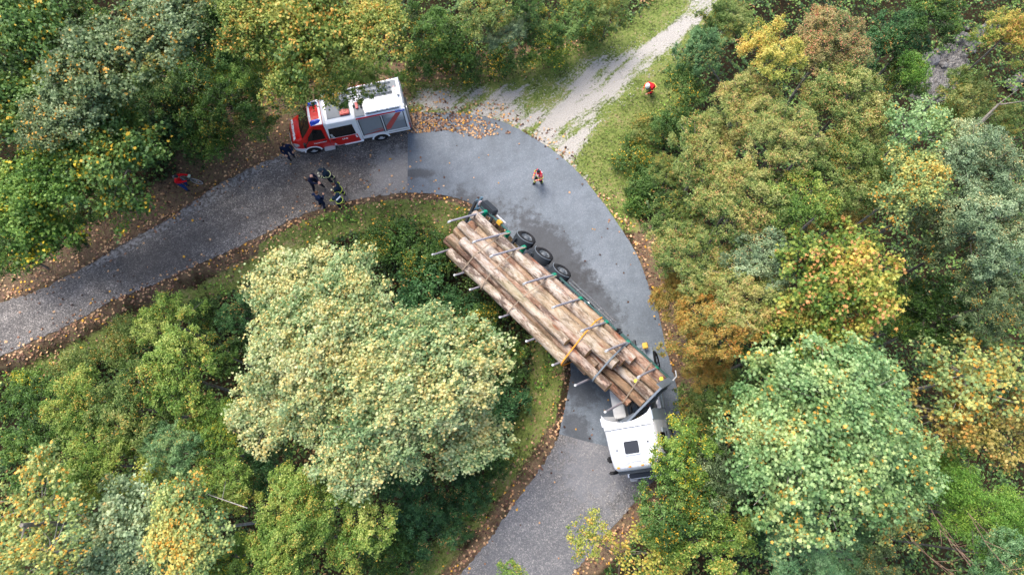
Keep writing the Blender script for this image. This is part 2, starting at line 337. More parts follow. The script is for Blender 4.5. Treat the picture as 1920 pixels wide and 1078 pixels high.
# the pale crumbling concrete strip along the left road edge
strip = [(155, 505), (240, 455), (330, 404), (400, 352), (450, 326), (510, 299), (548, 283), (545, 292), (505, 310), (450, 345), (405, 375), (335, 418), (250, 466), (160, 512)]
tt = NT('worn_edge'); co_ = tt.n('ShaderNodeNewGeometry').outputs['Position']; nn = tt.noise(co_, 5, 6, .75)
tt.set('Base Color', tt.ramp(nn, [(.42, lin('4c4742')), (.5, lin('6f6c69')), (.6, lin('8f8d8a'))])); tt.set('Roughness', .9); tt.bump(nn, .6, .02)
road_sheet('road_edge', px_arr(jag(strip, 3.0)), .009, tt.m)
sand = NT('pale_dust'); nn = sand.noise(sand.n('ShaderNodeNewGeometry').outputs['Position'], 4, 6, .7)
sand.set('Base Color', sand.ramp(nn, [(.35, lin('716d68')), (.5, lin('8d8984')), (.65, lin('a5a29c'))])); sand.set('Roughness', .9)

# ------------------------------------------------------------------ shared vehicle materials
RED = paint('red_paint', 'cc0f08', .3, dirt=.12, coat=.6); WHITE = paint('white_paint', 'eceef0', .35, dirt=.06, coat=.4)
BLACK = paint('black_rubber', '1b1b1d', .75, dirt=.5, spec=.3); GLASS = paint('dark_glass', '0c1114', .12, dirt=.1, spec=.8)
GREY = paint('grey_roof_plate', '6c7378', .55, dirt=.2); SHUT = paint('aluminium_shutter', '868c90', .5, metal=.1, dirt=.15)
BLUE = paint('blue_lamp', '0c3fc0', .2, dirt=.05, coat=.6); CHROME = paint('bare_metal', 'b7babd', .3, metal=.8, dirt=.2)
DARK = paint('dark_steel', '343a40', .55, dirt=.4); STEEL = paint('grey_steel', '717a82', .5, dirt=.35); GREEN = paint('green_paint', '0a8a6a', .5, dirt=.25)
PINK = paint('faded_red', 'b8524b', .5, dirt=.1); STAKE = paint('galvanised_stake', '8f8c92', .5, metal=.0, dirt=.3); PALE = paint('pale_paint', 'b9bab9', .5, dirt=.2)
ORANGE = paint('orange_webbing', 'd58a1c', .8, dirt=.2); TANW = paint('tan_webbing', '8d7d6b', .85, dirt=.2); GREYW = paint('grey_webbing', '667077', .8, dirt=.2)
YEL = paint('yellow_plastic', 'c9a038', .6, dirt=.15)
def wheel(parent, c, side, r, w, warp=None, rim='s', hubr=.6, rimm=None):
    """c centre of the outer face, side +1: outer face looks to +y"""
    M = Matrix.Translation(c) @ Matrix.Diagonal((1, side, 1, 1))
    m = MB(); m.lathe([(r * .62, 0.0), (r * .66, .012), (r * .9, .0), (r * .97, -.03), (r, -.07), (r, -w + .07), (r * .95, -w), (r * .55, -w), (r * .55, -.1), (r * .62, 0.)], M, 30)
    for k in range(30):
        a = 2 * math.pi * k / 30
        m.M = M @ Matrix.Rotation(a, 4, 'Y'); m.box((r * .995, -w / 2, 0), (.03, w * .8, r * .07)); m.M = Matrix()
    t_ = m.build('wheel', BLACK, parent, True, warp)
    h = MB(); h.lathe([(r * .63, -.005), (r * .6, -.04), (r * .5, -.09 if rim == 't' else -.05), (r * .3, -.1 if rim == 't' else -.03), (r * .26, -.03 if rim == 't' else -.01), (r * .18, .0), (.001, .0)], M, 24)
    for k in range(8):
        a = 2 * math.pi * k / 8; h.M = M @ Matrix.Rotation(a, 4, 'Y'); h.cyl((r * .4, -.08, 0), (r * .4, -.04, 0), .03, n=6); h.M = Matrix()
    h.build('rim', rimm or CHROME, t_, True, warp)
    return t_

# ------------------------------------------------------------------ fire engine (van)
van = empty('fire_engine', 'red and white fire service van parked at the roadside under a tree', 'fire engine', (-7.81, 20.31, 0), (0, 0, -2.914))
def itp(x, tab):
    for (a, va), (b, vb) in zip(tab, tab[1:]):
        if x <= b: return va + (vb - va) * max(0, min(1, (x - a) / (b - a)))
    return tab[-1][1]
TOP = [(-1.75, 2.78), (2.62, 2.74), (2.8, 2.56), (3.45, 2.45), (3.62, 2.32), (4.28, 1.44), (4.6, 1.31), (4.88, 1.12), (5.0, .85)]
WTOP = [(-1.75, 1.02), (2.62, .98), (2.8, .84), (3.45, .76), (4.28, .84), (4.7, .74), (5.0, .58)]
WBELT = [(-1.75, 1.10), (2.5, 1.10), (2.9, 1.03), (4.0, 1.02), (4.6, .95), (4.85, .84), (5.0, .66)]
def vside(x, z):
    zt = itp(x, TOP) - .06; wt = itp(x, WTOP); wb = itp(x, WBELT); b = min(1.25, zt * .75)
    if z <= b: return wb - .03 * max(0, (.8 - z))
    return wb + (wt - wb) * (z - b) / max(.01, zt - b)
def vsect(x, z0=.42):
    zt = itp(x, TOP); b = min(1.25, (zt - .06) * .75); L = [(vside(x, z0), z0), (vside(x, b), b)]
    for k in (.5, 1): z = b + (zt - .06 - b) * k; L.append((vside(x, z), z))
    L += [(L[-1][0] - .07, zt - .01), (L[-1][0] * .4, zt)]
    return [(x, -y, z) for y, z in L] + [(x, y, z) for y, z in L[::-1]]
def vloft(xs, mat, name, z0=.42, mirror=False):
    m = MB(); n = None; vs = []
    for x in xs:
        s = vsect(x, z0); n = len(s); vs += s
    fs = [(i * n + k, i * n + (k + 1) % n, (i + 1) * n + (k + 1) % n, (i + 1) * n + k) for i in range(len(xs) - 1) for k in range(n)]
    fs += [tuple(range(n)), tuple((len(xs) - 1) * n + k for k in range(n))[::-1]]
    m.add(vs, fs); return m.build(name, mat, van, True)
box = vloft([-1.75, -1.7, 0, .98], WHITE, 'equipment_body', .62)
crew = vloft([1.0, 1.8, 2.5, 2.62, 2.8], WHITE, 'crew_cabin', .45)
cabv = vloft([2.82, 3.1, 3.45, 3.62, 3.95, 4.28, 4.5, 4.7, 4.82, 4.9, 4.96, 5.0], RED, 'cab_body', .4)
def spanel(poly, mat, name, parent, off=.012, th=.03, sides=(1, -1)):
    if len(sides) == 2: return [spanel(poly, mat, name, (parent[0 if s > 0 else 1] if isinstance(parent, list) else parent), off, th, (s,)) for s in sides][::1]
    m = MB()
    for s in sides:
        # subdivide polygon edges so it follows the curved side
        P = []
        for (a, b) in zip(poly, poly[1:] + poly[:1]):
            for k in range(4): P.append((a[0] + (b[0] - a[0]) * k / 4, a[1] + (b[1] - a[1]) * k / 4))
        cx = sum(p[0] for p in P) / len(P); cz = sum(p[1] for p in P) / len(P)
        ring = lambda q: [(cx + (x - cx) * q, s * (vside(cx + (x - cx) * q, cz + (z - cz) * q) + off), cz + (z - cz) * q) for x, z in P]
        n = len(P); r0 = ring(1); r1 = ring(.66); r2 = ring(.33); bk = [(x, y - s * th, z) for x, y, z in r0]
        m.add(bk + r0 + r1 + r2 + [(cx, s * (vside(cx, cz) + off), cz)], [(j * n + i, j * n + (i + 1) % n, (j + 1) * n + (i + 1) % n, (j + 1) * n + i) for j in range(3) for i in range(n)] + [(3 * n + i, 3 * n + (i + 1) % n, 4 * n) for i in range(n)])
    return m.build(name, mat, parent, True)
def tpanel(poly, mat, name, parent, off=.012, th=.02, sub=4):
    P = []
    for (a, b) in zip(poly, poly[1:] + poly[:1]):
        for k in range(sub): P.append((a[0] + (b[0] - a[0]) * k / sub, a[1] + (b[1] - a[1]) * k / sub))
    m = MB(); cx = sum(p[0] for p in P) / len(P); cy = sum(p[1] for p in P) / len(P)
    def z_(x, y):
        w = itp(x, WTOP); e = abs(y) / max(.1, w); return itp(x, TOP) + off - (.01 if e > .4 else 0) - .05 * max(0, e - .9) * 5
    ring = lambda q: [(cx + (x - cx) * q, cy + (y - cy) * q, z_(cx + (x - cx) * q, cy + (y - cy) * q)) for x, y in P]
    n = len(P); r0 = ring(1); bk = [(x, y, z - th) for x, y, z in r0]
    m.add(bk + r0 + ring(.66) + ring(.33) + [(cx, cy, z_(cx, cy))], [(j * n + i, j * n + (i + 1) % n, (j + 1) * n + (i + 1) % n, (j + 1) * n + i) for j in range(3) for i in range(n)] + [(3 * n + i, 3 * n + (i + 1) % n, 4 * n) for i in range(n)])
    return m.build(name, mat, parent, True)
# doors, windows, shutters
fd = spanel([(2.9, .62), (2.9, 1.3), (3.85, 1.3), (4.0, 1.15), (3.9, 1.0), (3.55, .85), (3.4, .6)], RED, 'front_door', van, .016)
fw = spanel([(2.98, 1.36), (3.02, 2.12), (3.45, 2.2), (3.9, 1.62), (3.98, 1.36)], GLASS, 'side_window', van, .014)
rd = spanel([(1.15, .55), (1.2, 1.32), (2.78, 1.32), (2.82, .5)], RED, 'crew_door', van, .018)
rw = spanel([(1.25, 1.38), (1.3, 2.3), (2.62, 2.26), (2.74, 1.38)], GLASS, 'crew_window', van, .02)
for hp, pr in (((2.55, 1.127, 1.22), rd[0]), ((3.06, 1.05, 1.22), fd[0]), ((2.55, -1.127, 1.22), rd[1]), ((3.06, -1.05, 1.22), fd[1])): m = MB(); m.box(hp, (.2, .03, .05)); m.build('door_handle', BLACK, pr)
spanel([(2.5, 1.5), (2.53, 1.75), (2.66, 1.75), (2.63, 1.5)], PALE, 'window_sticker', rw, .03, .01)
ws = tpanel([(3.6, -.7), (3.6, .7), (3.9, .78), (4.24, .8), (4.3, .5), (4.33, 0), (4.3, -.5), (4.24, -.8), (3.9, -.78)], GLASS, 'windscreen', van, .03)
m = MB()
for y in (.28, -.4): m.tube([(4.3, y, 1.50), (4.05, y - .1, 1.82), (3.8, y - .42, 2.13)], .012, 5)
m.build('wiper', BLACK, van)
tpanel([(2.84, -.8), (2.84, .8), (3.5, .72), (3.56, .4), (3.58, 0), (3.56, -.4), (3.5, -.72)], WHITE, 'cab_roof', van, .02, .03)
tpanel([(2.95, -.45), (2.95, .42), (3.42, .42), (3.42, -.45)], RED, 'roof_hatch', van, .04, .05)
for s in (1, -1):
    m = MB(); m.add([(2.9, s * .52, 2.56), (3.1, s * .5, 2.66), (3.4, s * .5, 2.62), (3.52, s * .52, 2.46), (3.5, s * .72, 2.42), (3.3, s * .76, 2.44), (2.95, s * .66, 2.5), (3.1, s * .6, 2.68), (3.38, s * .62, 2.62)],
        [(0, 1, 7), (1, 2, 8, 7), (2, 3, 8), (3, 4, 8), (4, 5, 7, 8), (5, 6, 7), (6, 0, 7), (0, 6, 5, 4, 3, 2, 1)]); m.build('blue_light', BLUE, van, True)
# front: bumper, grille, headlights, lettering
m = MB()
m.slab([(4.62, .98, .38), (4.95, .78, .38), (5.06, .5, .38), (5.09, 0, .38), (5.06, -.5, .38), (4.95, -.78, .38), (4.62, -.98, .38), (4.3, -.98, .38), (4.3, .98, .38)], (0, 0, -1), .28); m.build('front_bumper', WHITE, van)
m = MB(); m.box((5.0, 0, .78), (.04, .9, .2), bev=.01); gr = m.build('grille', BLACK, van)
for s in (1, -1):
    m = MB(); m.add([(4.9, s * .6, .98), (4.62, s * .86, 1.08), (4.5, s * .95, .98), (4.72, s * .92, .84), (4.95, s * .7, .82), (4.8, s * .8, 1.03), (4.82, s * .86, .86)], [(0, 1, 5), (1, 2, 5), (2, 3, 6, 5), (3, 4, 6), (4, 0, 5, 6)]); m.build('headlight', PALE, van, True)
m = MB(); sl_ = math.atan2(1.22 - 1.02, .2)
text_mb(m, 'FEUERWEHR', .23, Matrix.Translation((4.74, 0, 1.232)) @ Matrix.Rotation(math.radians(90), 4, 'Z') @ Matrix.Rotation(R_(34), 4, 'X'), bold=.012)
m.build('hood_lettering', WHITE, cabv)
m = MB()
S1 = Matrix.Translation((3.35, 1.06, 1.12)) @ Matrix.Rotation(R_(180), 4, 'Z') @ Matrix.Rotation(R_(90), 4, 'X'); text_mb(m, 'Feuerwehr', .16, S1, bold=.004); m.build('door_lettering', WHITE, fd[0]); m = MB()
S1 = Matrix.Translation((3.35, -1.06, 1.12)) @ Matrix.Rotation(R_(90), 4, 'X'); text_mb(m, 'Feuerwehr', .16, S1, bold=.004); m.build('door_lettering', WHITE, fd[1])
m = MB(); text_mb(m, 'LF-B', .17, Matrix.Translation((1.95, 1.135, 1.12)) @ Matrix.Rotation(R_(180), 4, 'Z') @ Matrix.Rotation(R_(90), 4, 'X'), bold=.006)
m.slab([(1.25, 1.13, 1.28), (1.33, 1.13, 1.3), (1.32, 1.13, 1.02), (1.22, 1.13, .98)], (0, 1, 0), .006)
m.slab([(2.5, 1.128, .72), (2.6, 1.128, .86), (2.66, 1.128, .7), (2.58, 1.128, .62)], (0, 1, 0), .006); m.build('door_lettering', WHITE, rd[0])
# shutters with slats and the faded red sweep
for s in (1, -1):
    for (a, b) in ((-1.58, -.46), (-.3, .86)):
        m = MB(); n = 26
        for k in range(n):
            z0 = 1.0 + k * 1.58 / n; z1 = z0 + 1.58 / n
            y0 = s * (vside(0, z0) + .012); y1 = s * (vside(0, z1) + .004)
            m.add([(a, y0, z0), (b, y0, z0), (b, y1, z1), (a, y1, z1)], [(0, 1, 2, 3)])
        sh = m.build('roller_shutter', SHUT, van)
        for x in (a - .025, b + .025):
            f = MB(); f.add([(x - .025, s * (vside(0, .98) + .03), .98), (x + .025, s * (vside(0, .98) + .03), .98), (x + .025, s * (vside(0, 2.58) + .03), 2.58), (x - .025, s * (vside(0, 2.58) + .03), 2.58)], [(0, 1, 2, 3)]); f.build('shutter_rail', DARK, sh)
        g = MB()
        def stripe(p):
            q_ = [(x, z) for x, z in p if 1]; g.add([(x, s * (vside(0, z) + .024), z) for x, z in q_], [tuple(range(len(q_)))])
        if a < -1:
            stripe([(-1.5, 2.55), (-1.2, 2.55), (-.48, 1.5), (-.48, 1.15), (-.7, 1.2)]);
        else:
            stripe([(-.28, 1.12), (-.28, 1.3), (.3, 1.16), (.82, 1.06), (.82, 1.02)])
            for k in range(9): x = -.24 + k * .085; stripe([(x, 1.34), (x + .045, 1.34), (x + .03, 1.46 - k * .012), (x - .02, 1.46 - k * .012)])
        g.build('shutter_stripe', PINK, sh, fix=False)
for s in (1, -1):
    m = MB(); m.slab([(-1.2, s * 1.045, 2.64), (.98, s * 1.045, 2.64), (.98, s * 1.02, 2.72), (-1.2, s * 1.02, 2.72)], (0, s, .3), .02); m.build('red_side_stripe', paint('stripe_red', 'c51830', .4, dirt=.1), van)
    m = MB(); m.slab([(-1.72, s * 1.05, 2.63), (-1.2, s * 1.05, 2.63), (-1.2, s * 1.0, 2.74), (-1.72, s * 1.0, 2.74)], (0, s, .3), .06); m.build('blue_light', BLUE, van)
# roof furniture
m = MB(); m.box((1.85, .0, 2.755), (1.3, 1.45, .03), bev=.01); m.build('roof_plate', GREY, van)
m = MB(); m.box((1.5, .52, 2.83), (.52, .34, .13), bev=.03); m.box((1.5, .52, 2.905), (.06, .06, .02)); rb = m.build('red_roof_box', paint('roof_red', 'c01a0c', .4, dirt=.1), van)
m = MB(); m.box((.72, .5, 2.79), (.5, .9, .03), bev=.005); m.build('roof_plate', GREY, van)
m = MB(); m.box((.78, .35, 2.86), (.14, .3, .1), bev=.02); m.box((.76, .16, 2.86), (.2, .12, .08), bev=.02); m.build('red_clamp', paint('clamp_red', 'c8202c', .4), van)
for bp_, bs_ in (((.56, .44, 2.84), (.1, .1, .08)), ((.55, .26, 2.84), (.1, .1, .08)), ((.95, .3, 2.84), (.12, .14, .08))): m = MB(); m.box(bp_, bs_, bev=.01); m.build('bracket', BLACK, van)
m = MB(); m.box((-.55, .5, 2.87), (1.9, .82, .17), bev=.02); lid = m.build('roof_locker', WHITE, van)
m = MB(); m.box((-.55, .935, 2.83), (1.8, .015, .05));
for k in range(4): m.box((-1.3 + k * .5, .93, 2.9), (.08, .03, .03))
m.build('hinge', STEEL, lid)
m = MB(); m.box((-.55, -.44, 2.80), (2.0, .86, .04), bev=.01); m.build('roof_plate', GREY, van)
m = MB()
for y in (-.15, -.45, -.75):
    m.box((.2, y, 2.9), (2.9, .05, .06), bev=.01)
for k in range(9): m.cyl((-1.1 + k * .33, -.75, 2.9), (-1.1 + k * .33, -.15, 2.9), .018, n=6)
m.build('roof_ladder', STEEL, van)
m = MB(); m.box((-1.45, -.05, 2.9), (.36, .5, .12), bev=.02); m.build('roof_crate', PALE, van); m = MB(); m.box((-1.4, -.05, 2.98), (.05, .6, .03)); m.build('red_bar', RED, van)
# rear: door, ladder, lamps
m = MB(); m.box((-1.77, 0, 1.75), (.04, 1.7, 1.75), bev=.01); rs = m.build('rear_shutter', SHUT, van)
m = MB()
for y in (.95, .72): m.tube([(-1.78, y, .7), (-1.86, y, .9), (-1.84, y, 2.7), (-1.7, y, 2.92), (-1.5, y, 2.95)], .022, 6)
for k in range(7): m.cyl((-1.855, .72, 1 + k * .27), (-1.855, .95, 1 + k * .27), .014, n=6)
m.build('rear_ladder', CHROME, van)
m = MB(); m.tube([(-1.72, -.95, 2.82), (-1.72, .6, 2.82)], .035, 8); m.build('rear_rail', CHROME, van)
for s in (1, -1): m = MB(); m.box((-1.775, s * 1.0, .95), (.04, .12, .4), bev=.01); m.build('tail_light', RED, van)
m = MB(); m.box((-1.8, 0, .55), (.16, 2.1, .14), bev=.03); m.build('rear_bumper', DARK, van)
for s in (1, -1): m = MB(); m.box((-1.1, s * 1.085, .8), (1.2, .03, .1)); m.build('side_marker_strip', PALE, van)
# arches, wheels, steps, mirrors
for s in (1, -1):
    for cx in (0, 3.93):
        m = MB(); r = .43; P = [(cx + r * 1.22 * math.cos(a), .37 + r * 1.18 * math.sin(a)) for a in [math.pi * k / 12 for k in range(13)]]; Q = [(cx + r * math.cos(a), .37 + r * math.sin(a)) for a in [math.pi * k / 12 for k in range(13)]]
        yy = 1.06 if cx > 1 else 1.11
        vs = [(x, s * yy, z) for x, z in P] + [(x, s * (yy + .02), z) for x, z in Q] + [(x, s * (yy - .3), z) for x, z in Q]
        m.add(vs, [(i, i + 1, i + 14, i + 13) for i in range(12)] + [(i + 13, i + 14, i + 27, i + 26) for i in range(12)]); m.build('wheel_arch', WHITE, van, True)
        m = MB(); m.add([(x, s * (yy - .012), z) for x, z in Q] + [(x, s * (yy - .012), .36) for x, z in Q], [(i, i + 1, i + 14, i + 13) for i in range(12)]); m.build('arch_liner', BLACK, van, fix=False)
        wheel(van, (cx, s * (1.06 if cx > 1 else 1.12), .37), s, .37, .24, rimm=paint('hub_silver', 'b4b8bc', .35, dirt=.15))
    m = MB(); m.box((3.0, s * 1.12, .42), (.62, .26, .14), bev=.03); m.build('step', PALE, van)
    m = MB(); m.box((1.55, s * 1.1, .48), (1.1, .1, .1), bev=.02); m.build('sill', WHITE, van)
    m = MB(); m.tube([(3.98, s * 1.0, 1.35), (4.12, s * 1.22, 1.42)], .03, 6); m.box((4.15, s * 1.27, 1.5), (.12, .24, .34), bev=.04); m.build('mirror', BLACK, van)

# ------------------------------------------------------------------ articulated timber lorry: the tractor
trac = empty('lorry_tractor', 'white lorry cab leaning to one side at the lower end of the log trailer', 'lorry', (6.476, 5.88, .53), (R_(25), 0, R_(-82)))
trac.rotation_mode = 'XYZ'
# cab shell lofted from the front (x=5.0) to the rear edge of the roof deflector
CW = paint('cab_white', 'e6e8ea', .32, dirt=.16, coat=.5)
def cab_ring(x, zt, wt, wb, z0, crown=.06):
    L = [(wb * .98, z0), (wb, z0 + .5), (wb, 2.2), (wb * .99, zt - .55), (wt, zt - .12), (wt - .1, zt - .02), (wt * .5, zt + crown * .7), (0, zt + crown)]
    return [(x, -y, z) for y, z in L] + [(x, y, z) for y, z in L[-2::-1]]
def rrect(cx, cy, z, hx_, hy_, r): return [(cx + sx * (hx_ - r) + r * math.cos(a0 + k * .3927), cy + sy * (hy_ - r) + r * math.sin(a0 + k * .3927), z) for sx, sy, a0 in ((1, 1, 0), (-1, 1, 1.5708), (-1, -1, 3.14159), (1, -1, 4.71239)) for k in range(5)]
rings = [(5.16, 2.75, .9, 1.1, .5), (5.15, 2.95, 1.0, 1.15, .5), (5.02, 3.38, 1.06, 1.2, .5), (4.9, 3.5, 1.1, 1.22, .5), (4.5, 3.58, 1.13, 1.23, .55), (4.0, 3.66, 1.15, 1.23, .6), (3.4, 3.74, 1.16, 1.23, .8), (3.0, 3.82, 1.17, 1.23, .8)]
m = MB(); vs = []; n = 15
for r in rings: vs += cab_ring(*r)
fs = [(i * n + k, i * n + (k + 1) % n, (i + 1) * n + (k + 1) % n, (i + 1) * n + k) for i in range(len(rings) - 1) for k in range(n)] + [tuple(range(n)), tuple((len(rings) - 1) * n + k for k in range(n))[::-1]]
m.add(vs, fs); cab = m.build('cab', CW, trac, True)
# roof deflector: its rear edge is concave, two horns sweep back on the sides
m = MB(); N = 14; a_ = []; b_ = []
for k in range(N + 1):
    t_ = k / N * 2 - 1; y = 1.19 * t_; e = 2.58 + .38 * (1 - t_ * t_) + (.0 if abs(t_) < .95 else -.12)
    zz = 3.88 - .12 * abs(t_) ** 6 - (.05 * t_ * t_)
    a_.append((3.2, y * .985, zz - .03)); b_.append((e, y, zz + .03))
m.add(a_ + b_ + [(x, y, z - .05) for x, y, z in a_] + [(x, y, z - .05) for x, y, z in b_], [(i, i + 1, N + 2 + i, N + 1 + i) for i in range(N)] + [(2 * N + 2 + i, 3 * N + 3 + i, 3 * N + 4 + i, 2 * N + 3 + i) for i in range(N)] + [(N + 1 + i, N + 2 + i, 3 * N + 4 + i, 3 * N + 3 + i) for i in range(N)]); m.build('roof_deflector', CW, trac, True)
for s in (1, -1):
    m = MB(); m.slab([(3.0, s * 1.235, .9), (3.0, s * 1.235, 3.7), (2.62, s * 1.25, 3.78), (2.5, s * 1.25, 3.2), (2.45, s * 1.25, .9)], (0, s, 0), .05); m.build('side_deflector', CW if s < 0 else paint('fairing_grey', '9aa6ac', .4), trac)
    m = MB(); m.box((4.0, s * 1.235, 1.5), (1.25, .03, 1.7), bev=.01); dr_ = m.build('door', paint('fairing_grey', '9aa6ac', .4), trac)
    m = MB(); m.slab([(3.6, s * 1.262, 2.05), (3.6, s * 1.25, 2.9), (4.4, s * 1.25, 2.9), (4.62, s * 1.262, 2.4), (4.6, s * 1.262, 1.95)], (0, s, 0), .02); m.build('window', GLASS, dr_)
    m = MB(); m.box((3.65, s * 1.27, 1.7), (.2, .03, .05)); m.build('handle', BLACK, dr_)
    m = MB(); m.tube([(5.0, s * 1.15, 2.85), (5.12, s * 1.4, 2.75)], .03, 6); m.tube([(5.0, s * 1.15, 2.15), (5.12, s * 1.4, 2.1)], .03, 6); m.box((5.12, s * 1.45, 2.5), (.16, .26, .62), bev=.05); m.box((5.12, s * 1.45, 2.0), (.16, .24, .28), bev=.05); m.build('mirror', BLACK, trac)
m = MB(); m.box((4.5, -1.52, 2.4), (.3, .2, .4), bev=.06); m.tube([(4.5, -1.2, 2.4), (4.5, -1.5, 2.4)], .04, 6); m.build('kerb_mirror', BLACK, trac)
m = MB(); m.slab([(5.185, -1.05, 1.75), (5.185, 1.05, 1.75), (5.16, 1.0, 2.9), (5.16, -1.0, 2.9)], (1, 0, 0), .03); m.build('windscreen', GLASS, trac)
m = MB(); m.slab([(5.12, -1.04, 3.12), (5.26, -1.0, 3.04), (5.26, 1.0, 3.04), (5.12, 1.04, 3.12)], (.5, 0, 1), .03); m.build('sun_visor', DARK, trac)
m = MB(); m.box((5.34, 0, .75), (.44, 2.44, .5), bev=.1); bp = m.build('bumper', CW, trac)
m = MB(); m.box((5.4, 0, 1.06), (.24, 2.2, .12), bev=.04); m.box((5.22, 0, 1.4), (.06, 1.7, .6), bev=.02); m.build('grille', DARK, trac)
for s in (1, -1): m = MB(); m.box((5.6, s * .95, .85), (.12, .4, .18), bev=.04); m.build('headlight', PALE, trac)
m = MB(); m.slab(rrect(4.1, 0, 3.75, .33, .39, .08), (0, 0, 1), .07); hf = m.build('hatch_frame', paint('hatch_rim', 'd5d9dc', .4), trac); m = MB(); m.slab(rrect(4.1, 0, 3.775, .28, .34, .07), (0, 0, 1), .03); m.build('roof_hatch', GLASS, trac)
for (x, y) in ((4.15, -.72), (3.95, .78)): m = MB(); m.box((x, y, 3.72), (.05, .1, .07), bev=.015); m.cyl((x, y, 3.7), (x, y, 3.82), .012, n=6); m.build('antenna', DARK, trac)
m = MB(); m.tube([(4.85, -.5, 3.62), (4.75, -.25, 3.64), (4.72, 0, 3.645), (4.75, .25, 3.64), (4.85, .5, 3.62)], .015, 6); m.build('roof_seam', PALE, trac)
m = MB(); m.tube([(3.22, y, 3.8 - .05 * abs(y / 1.1) ** 4 + (.06 if abs(y) < .7 else .03)) for y in [-1.1 + .2 * k for k in range(12)]], .012, 5); m.build('roof_seam', DARK, trac)
for y in (-.85, -.3, .3, .85): m = MB(); m.box((4.93, y, 3.53), (.09, .14, .06), bev=.02); m.build('marker_lamp', paint('amber_lamp', 'd98a1a', .3), trac)
# chassis
m = MB()
for s in (1, -1): m.box((1.8, s * .42, .98), (6.0, .08, .28), bev=.01)
for x in (-1.1, -.4, .7, 1.8, 2.8): m.box((x, 0, .98), (.12, .8, .2))
m.build('chassis', DARK, trac)
m = MB(); m.box((.0, 0, 1.18), (.9, .85, .07), bev=.02); m.cyl((0, 0, 1.2), (0, 0, 1.27), .4, n=20); m.build('fifth_wheel', DARK, trac)
m = MB()
m.box((-.78, .28, 1.17), (.14, 1.25, .06)); m.box((-.45, .86, 1.17), (.8, .12, .06)); m.box((-.12, .28, 1.16), (.1, 1.2, .05)); m.box((-.36, .28, 1.16), (.06, 1.2, .05)); m.box((-.58, .28, 1.16), (.06, 1.2, .05)); m.build('rear_frame', STEEL, trac)
for s in (1, -1):
    m = MB(); r = .66; n = 16
    for j in range(5):
        pass
    A0 = [R_(-5 + 190 * k / n) for k in range(n + 1)]
    vs = [(r * math.cos(a), s * y, .5 + r * math.sin(a)) for y in (.62, 1.24) for a in A0]
    m.add(vs, [(i, i + 1, n + 2 + i, n + 1 + i) for i in range(n)]); m.add([(x * 1.03, y, .5 + (z - .5) * 1.03) for x, y, z in vs], [(i, i + 1, n + 2 + i, n + 1 + i) for i in range(n)])
    for j in range(7):
        y = .66 + j * .09; m.tube([(r * 1.035 * math.cos(a), s * y, .5 + r * 1.035 * math.sin(a)) for a in A0[::2]], .012, 5)
    m.box((-.55, s * .93, .95), (.25, .6, .04)); m.build('mudguard', STEEL, trac, True)
    wheel(trac, (0, s * 1.28, .52), s, .52, .62, rim='t'); wheel(trac, (3.75, s * 1.24, .52), s, .52, .34, rim='s')
    m = MB(); m.box((3.7, s * 1.2, 1.0), (1.2, .2, .2), bev=.03); m.build('step', DARK, trac)
m = MB(); m.box((1.85, -.95, 1.05), (1.45, .62, .62), bev=.03)
for x in (1.35, 1.85, 2.3): m.box((x, -.95, 1.375), (.012, .6, .012))
m.box((2.1, -1.05, 1.38), (.06, .06, .03)); m.build('storage_box', PALE, trac)
m = MB(); m.cyl((1.2, .95, .85), (2.4, .95, .85), .32, n=20); m.build('fuel_tank', CHROME, trac)
m = MB(); m.box((-.72, 1.02, 1.45), (.3, .26, .2), bev=.03); m.build('wheel_chock', YEL, trac)
m = MB(); m.tube([(.5, 1.15, 1.2), (1.2, 1.1, 1.6), (1.9, 1.0, 1.7)], .04, 6); m.tube([(2.6, .3, 1.6), (2.2, .2, 2.1), (1.7, 0, 1.6)], .03, 6); m.tube([(2.6, -.3, 1.7), (2.2, -.1, 2.2), (1.7, .1, 1.5)], .03, 6); m.build('air_hose', BLACK, trac)
m = MB(); m.box((2.75, .35, 2.1), (.12, .5, .3), bev=.02); m.tube([(2.7, .1, 1.7), (2.66, .3, 1.9), (2.66, .5, 1.75), (2.66, .7, 1.95)], .035, 6); m.build('yellow_fittings', YEL, trac)
m = MB(); m.box((2.7, .6, 1.4), (.25, .5, .5), bev=.05); m.box((2.72, -.1, 1.3), (.2, .5, .3), bev=.05); m.build('engine_cover', BLACK, trac)

# ------------------------------------------------------------------ the semi-trailer (twisted a little along its length, as in the crash)
TO = Vector((3.0, 9.52, .62)); TY, TP, TR, TW = -.85, .12, .72, -.026
trl = empty('log_trailer', 'timber semi-trailer with green stake sockets, rolled over towards the inside of the bend', 'trailer', TO, (0, 0, 0))
RZ = (Matrix.Rotation(TY, 4, 'Z') @ Matrix.Rotation(-TP, 4, 'Y'))
def TWW(x, y, z):
    r = TR + TW * x; c_, s_ = math.cos(r), math.sin(r)
    return RZ @ Vector((x, y * c_ - z * s_, y * s_ + z * c_))
def TWG(x, y, z): return TWW(x, y, z) + TO
XST = [-6.2, -4.41, -3.19, -.94, .93, 2.71, 4.17, 6.02]; FZ = 1.38
def T_(mb, name, mat, parent=None, smooth=False): return mb.build(name, mat, parent or trl, smooth, TWW)
m = MB()
for s in (1, -1):
    for k in range(14): m.box((-7.0 + k * 1.0 + .5, s * .45, 1.2), (1.0, .14, .3))
for x in [-7.1] + [v + .45 for v in XST] + [6.9]: m.box((x, 0, 1.22), (.12, 2.3, .14))
T_(m, 'chassis', DARK)
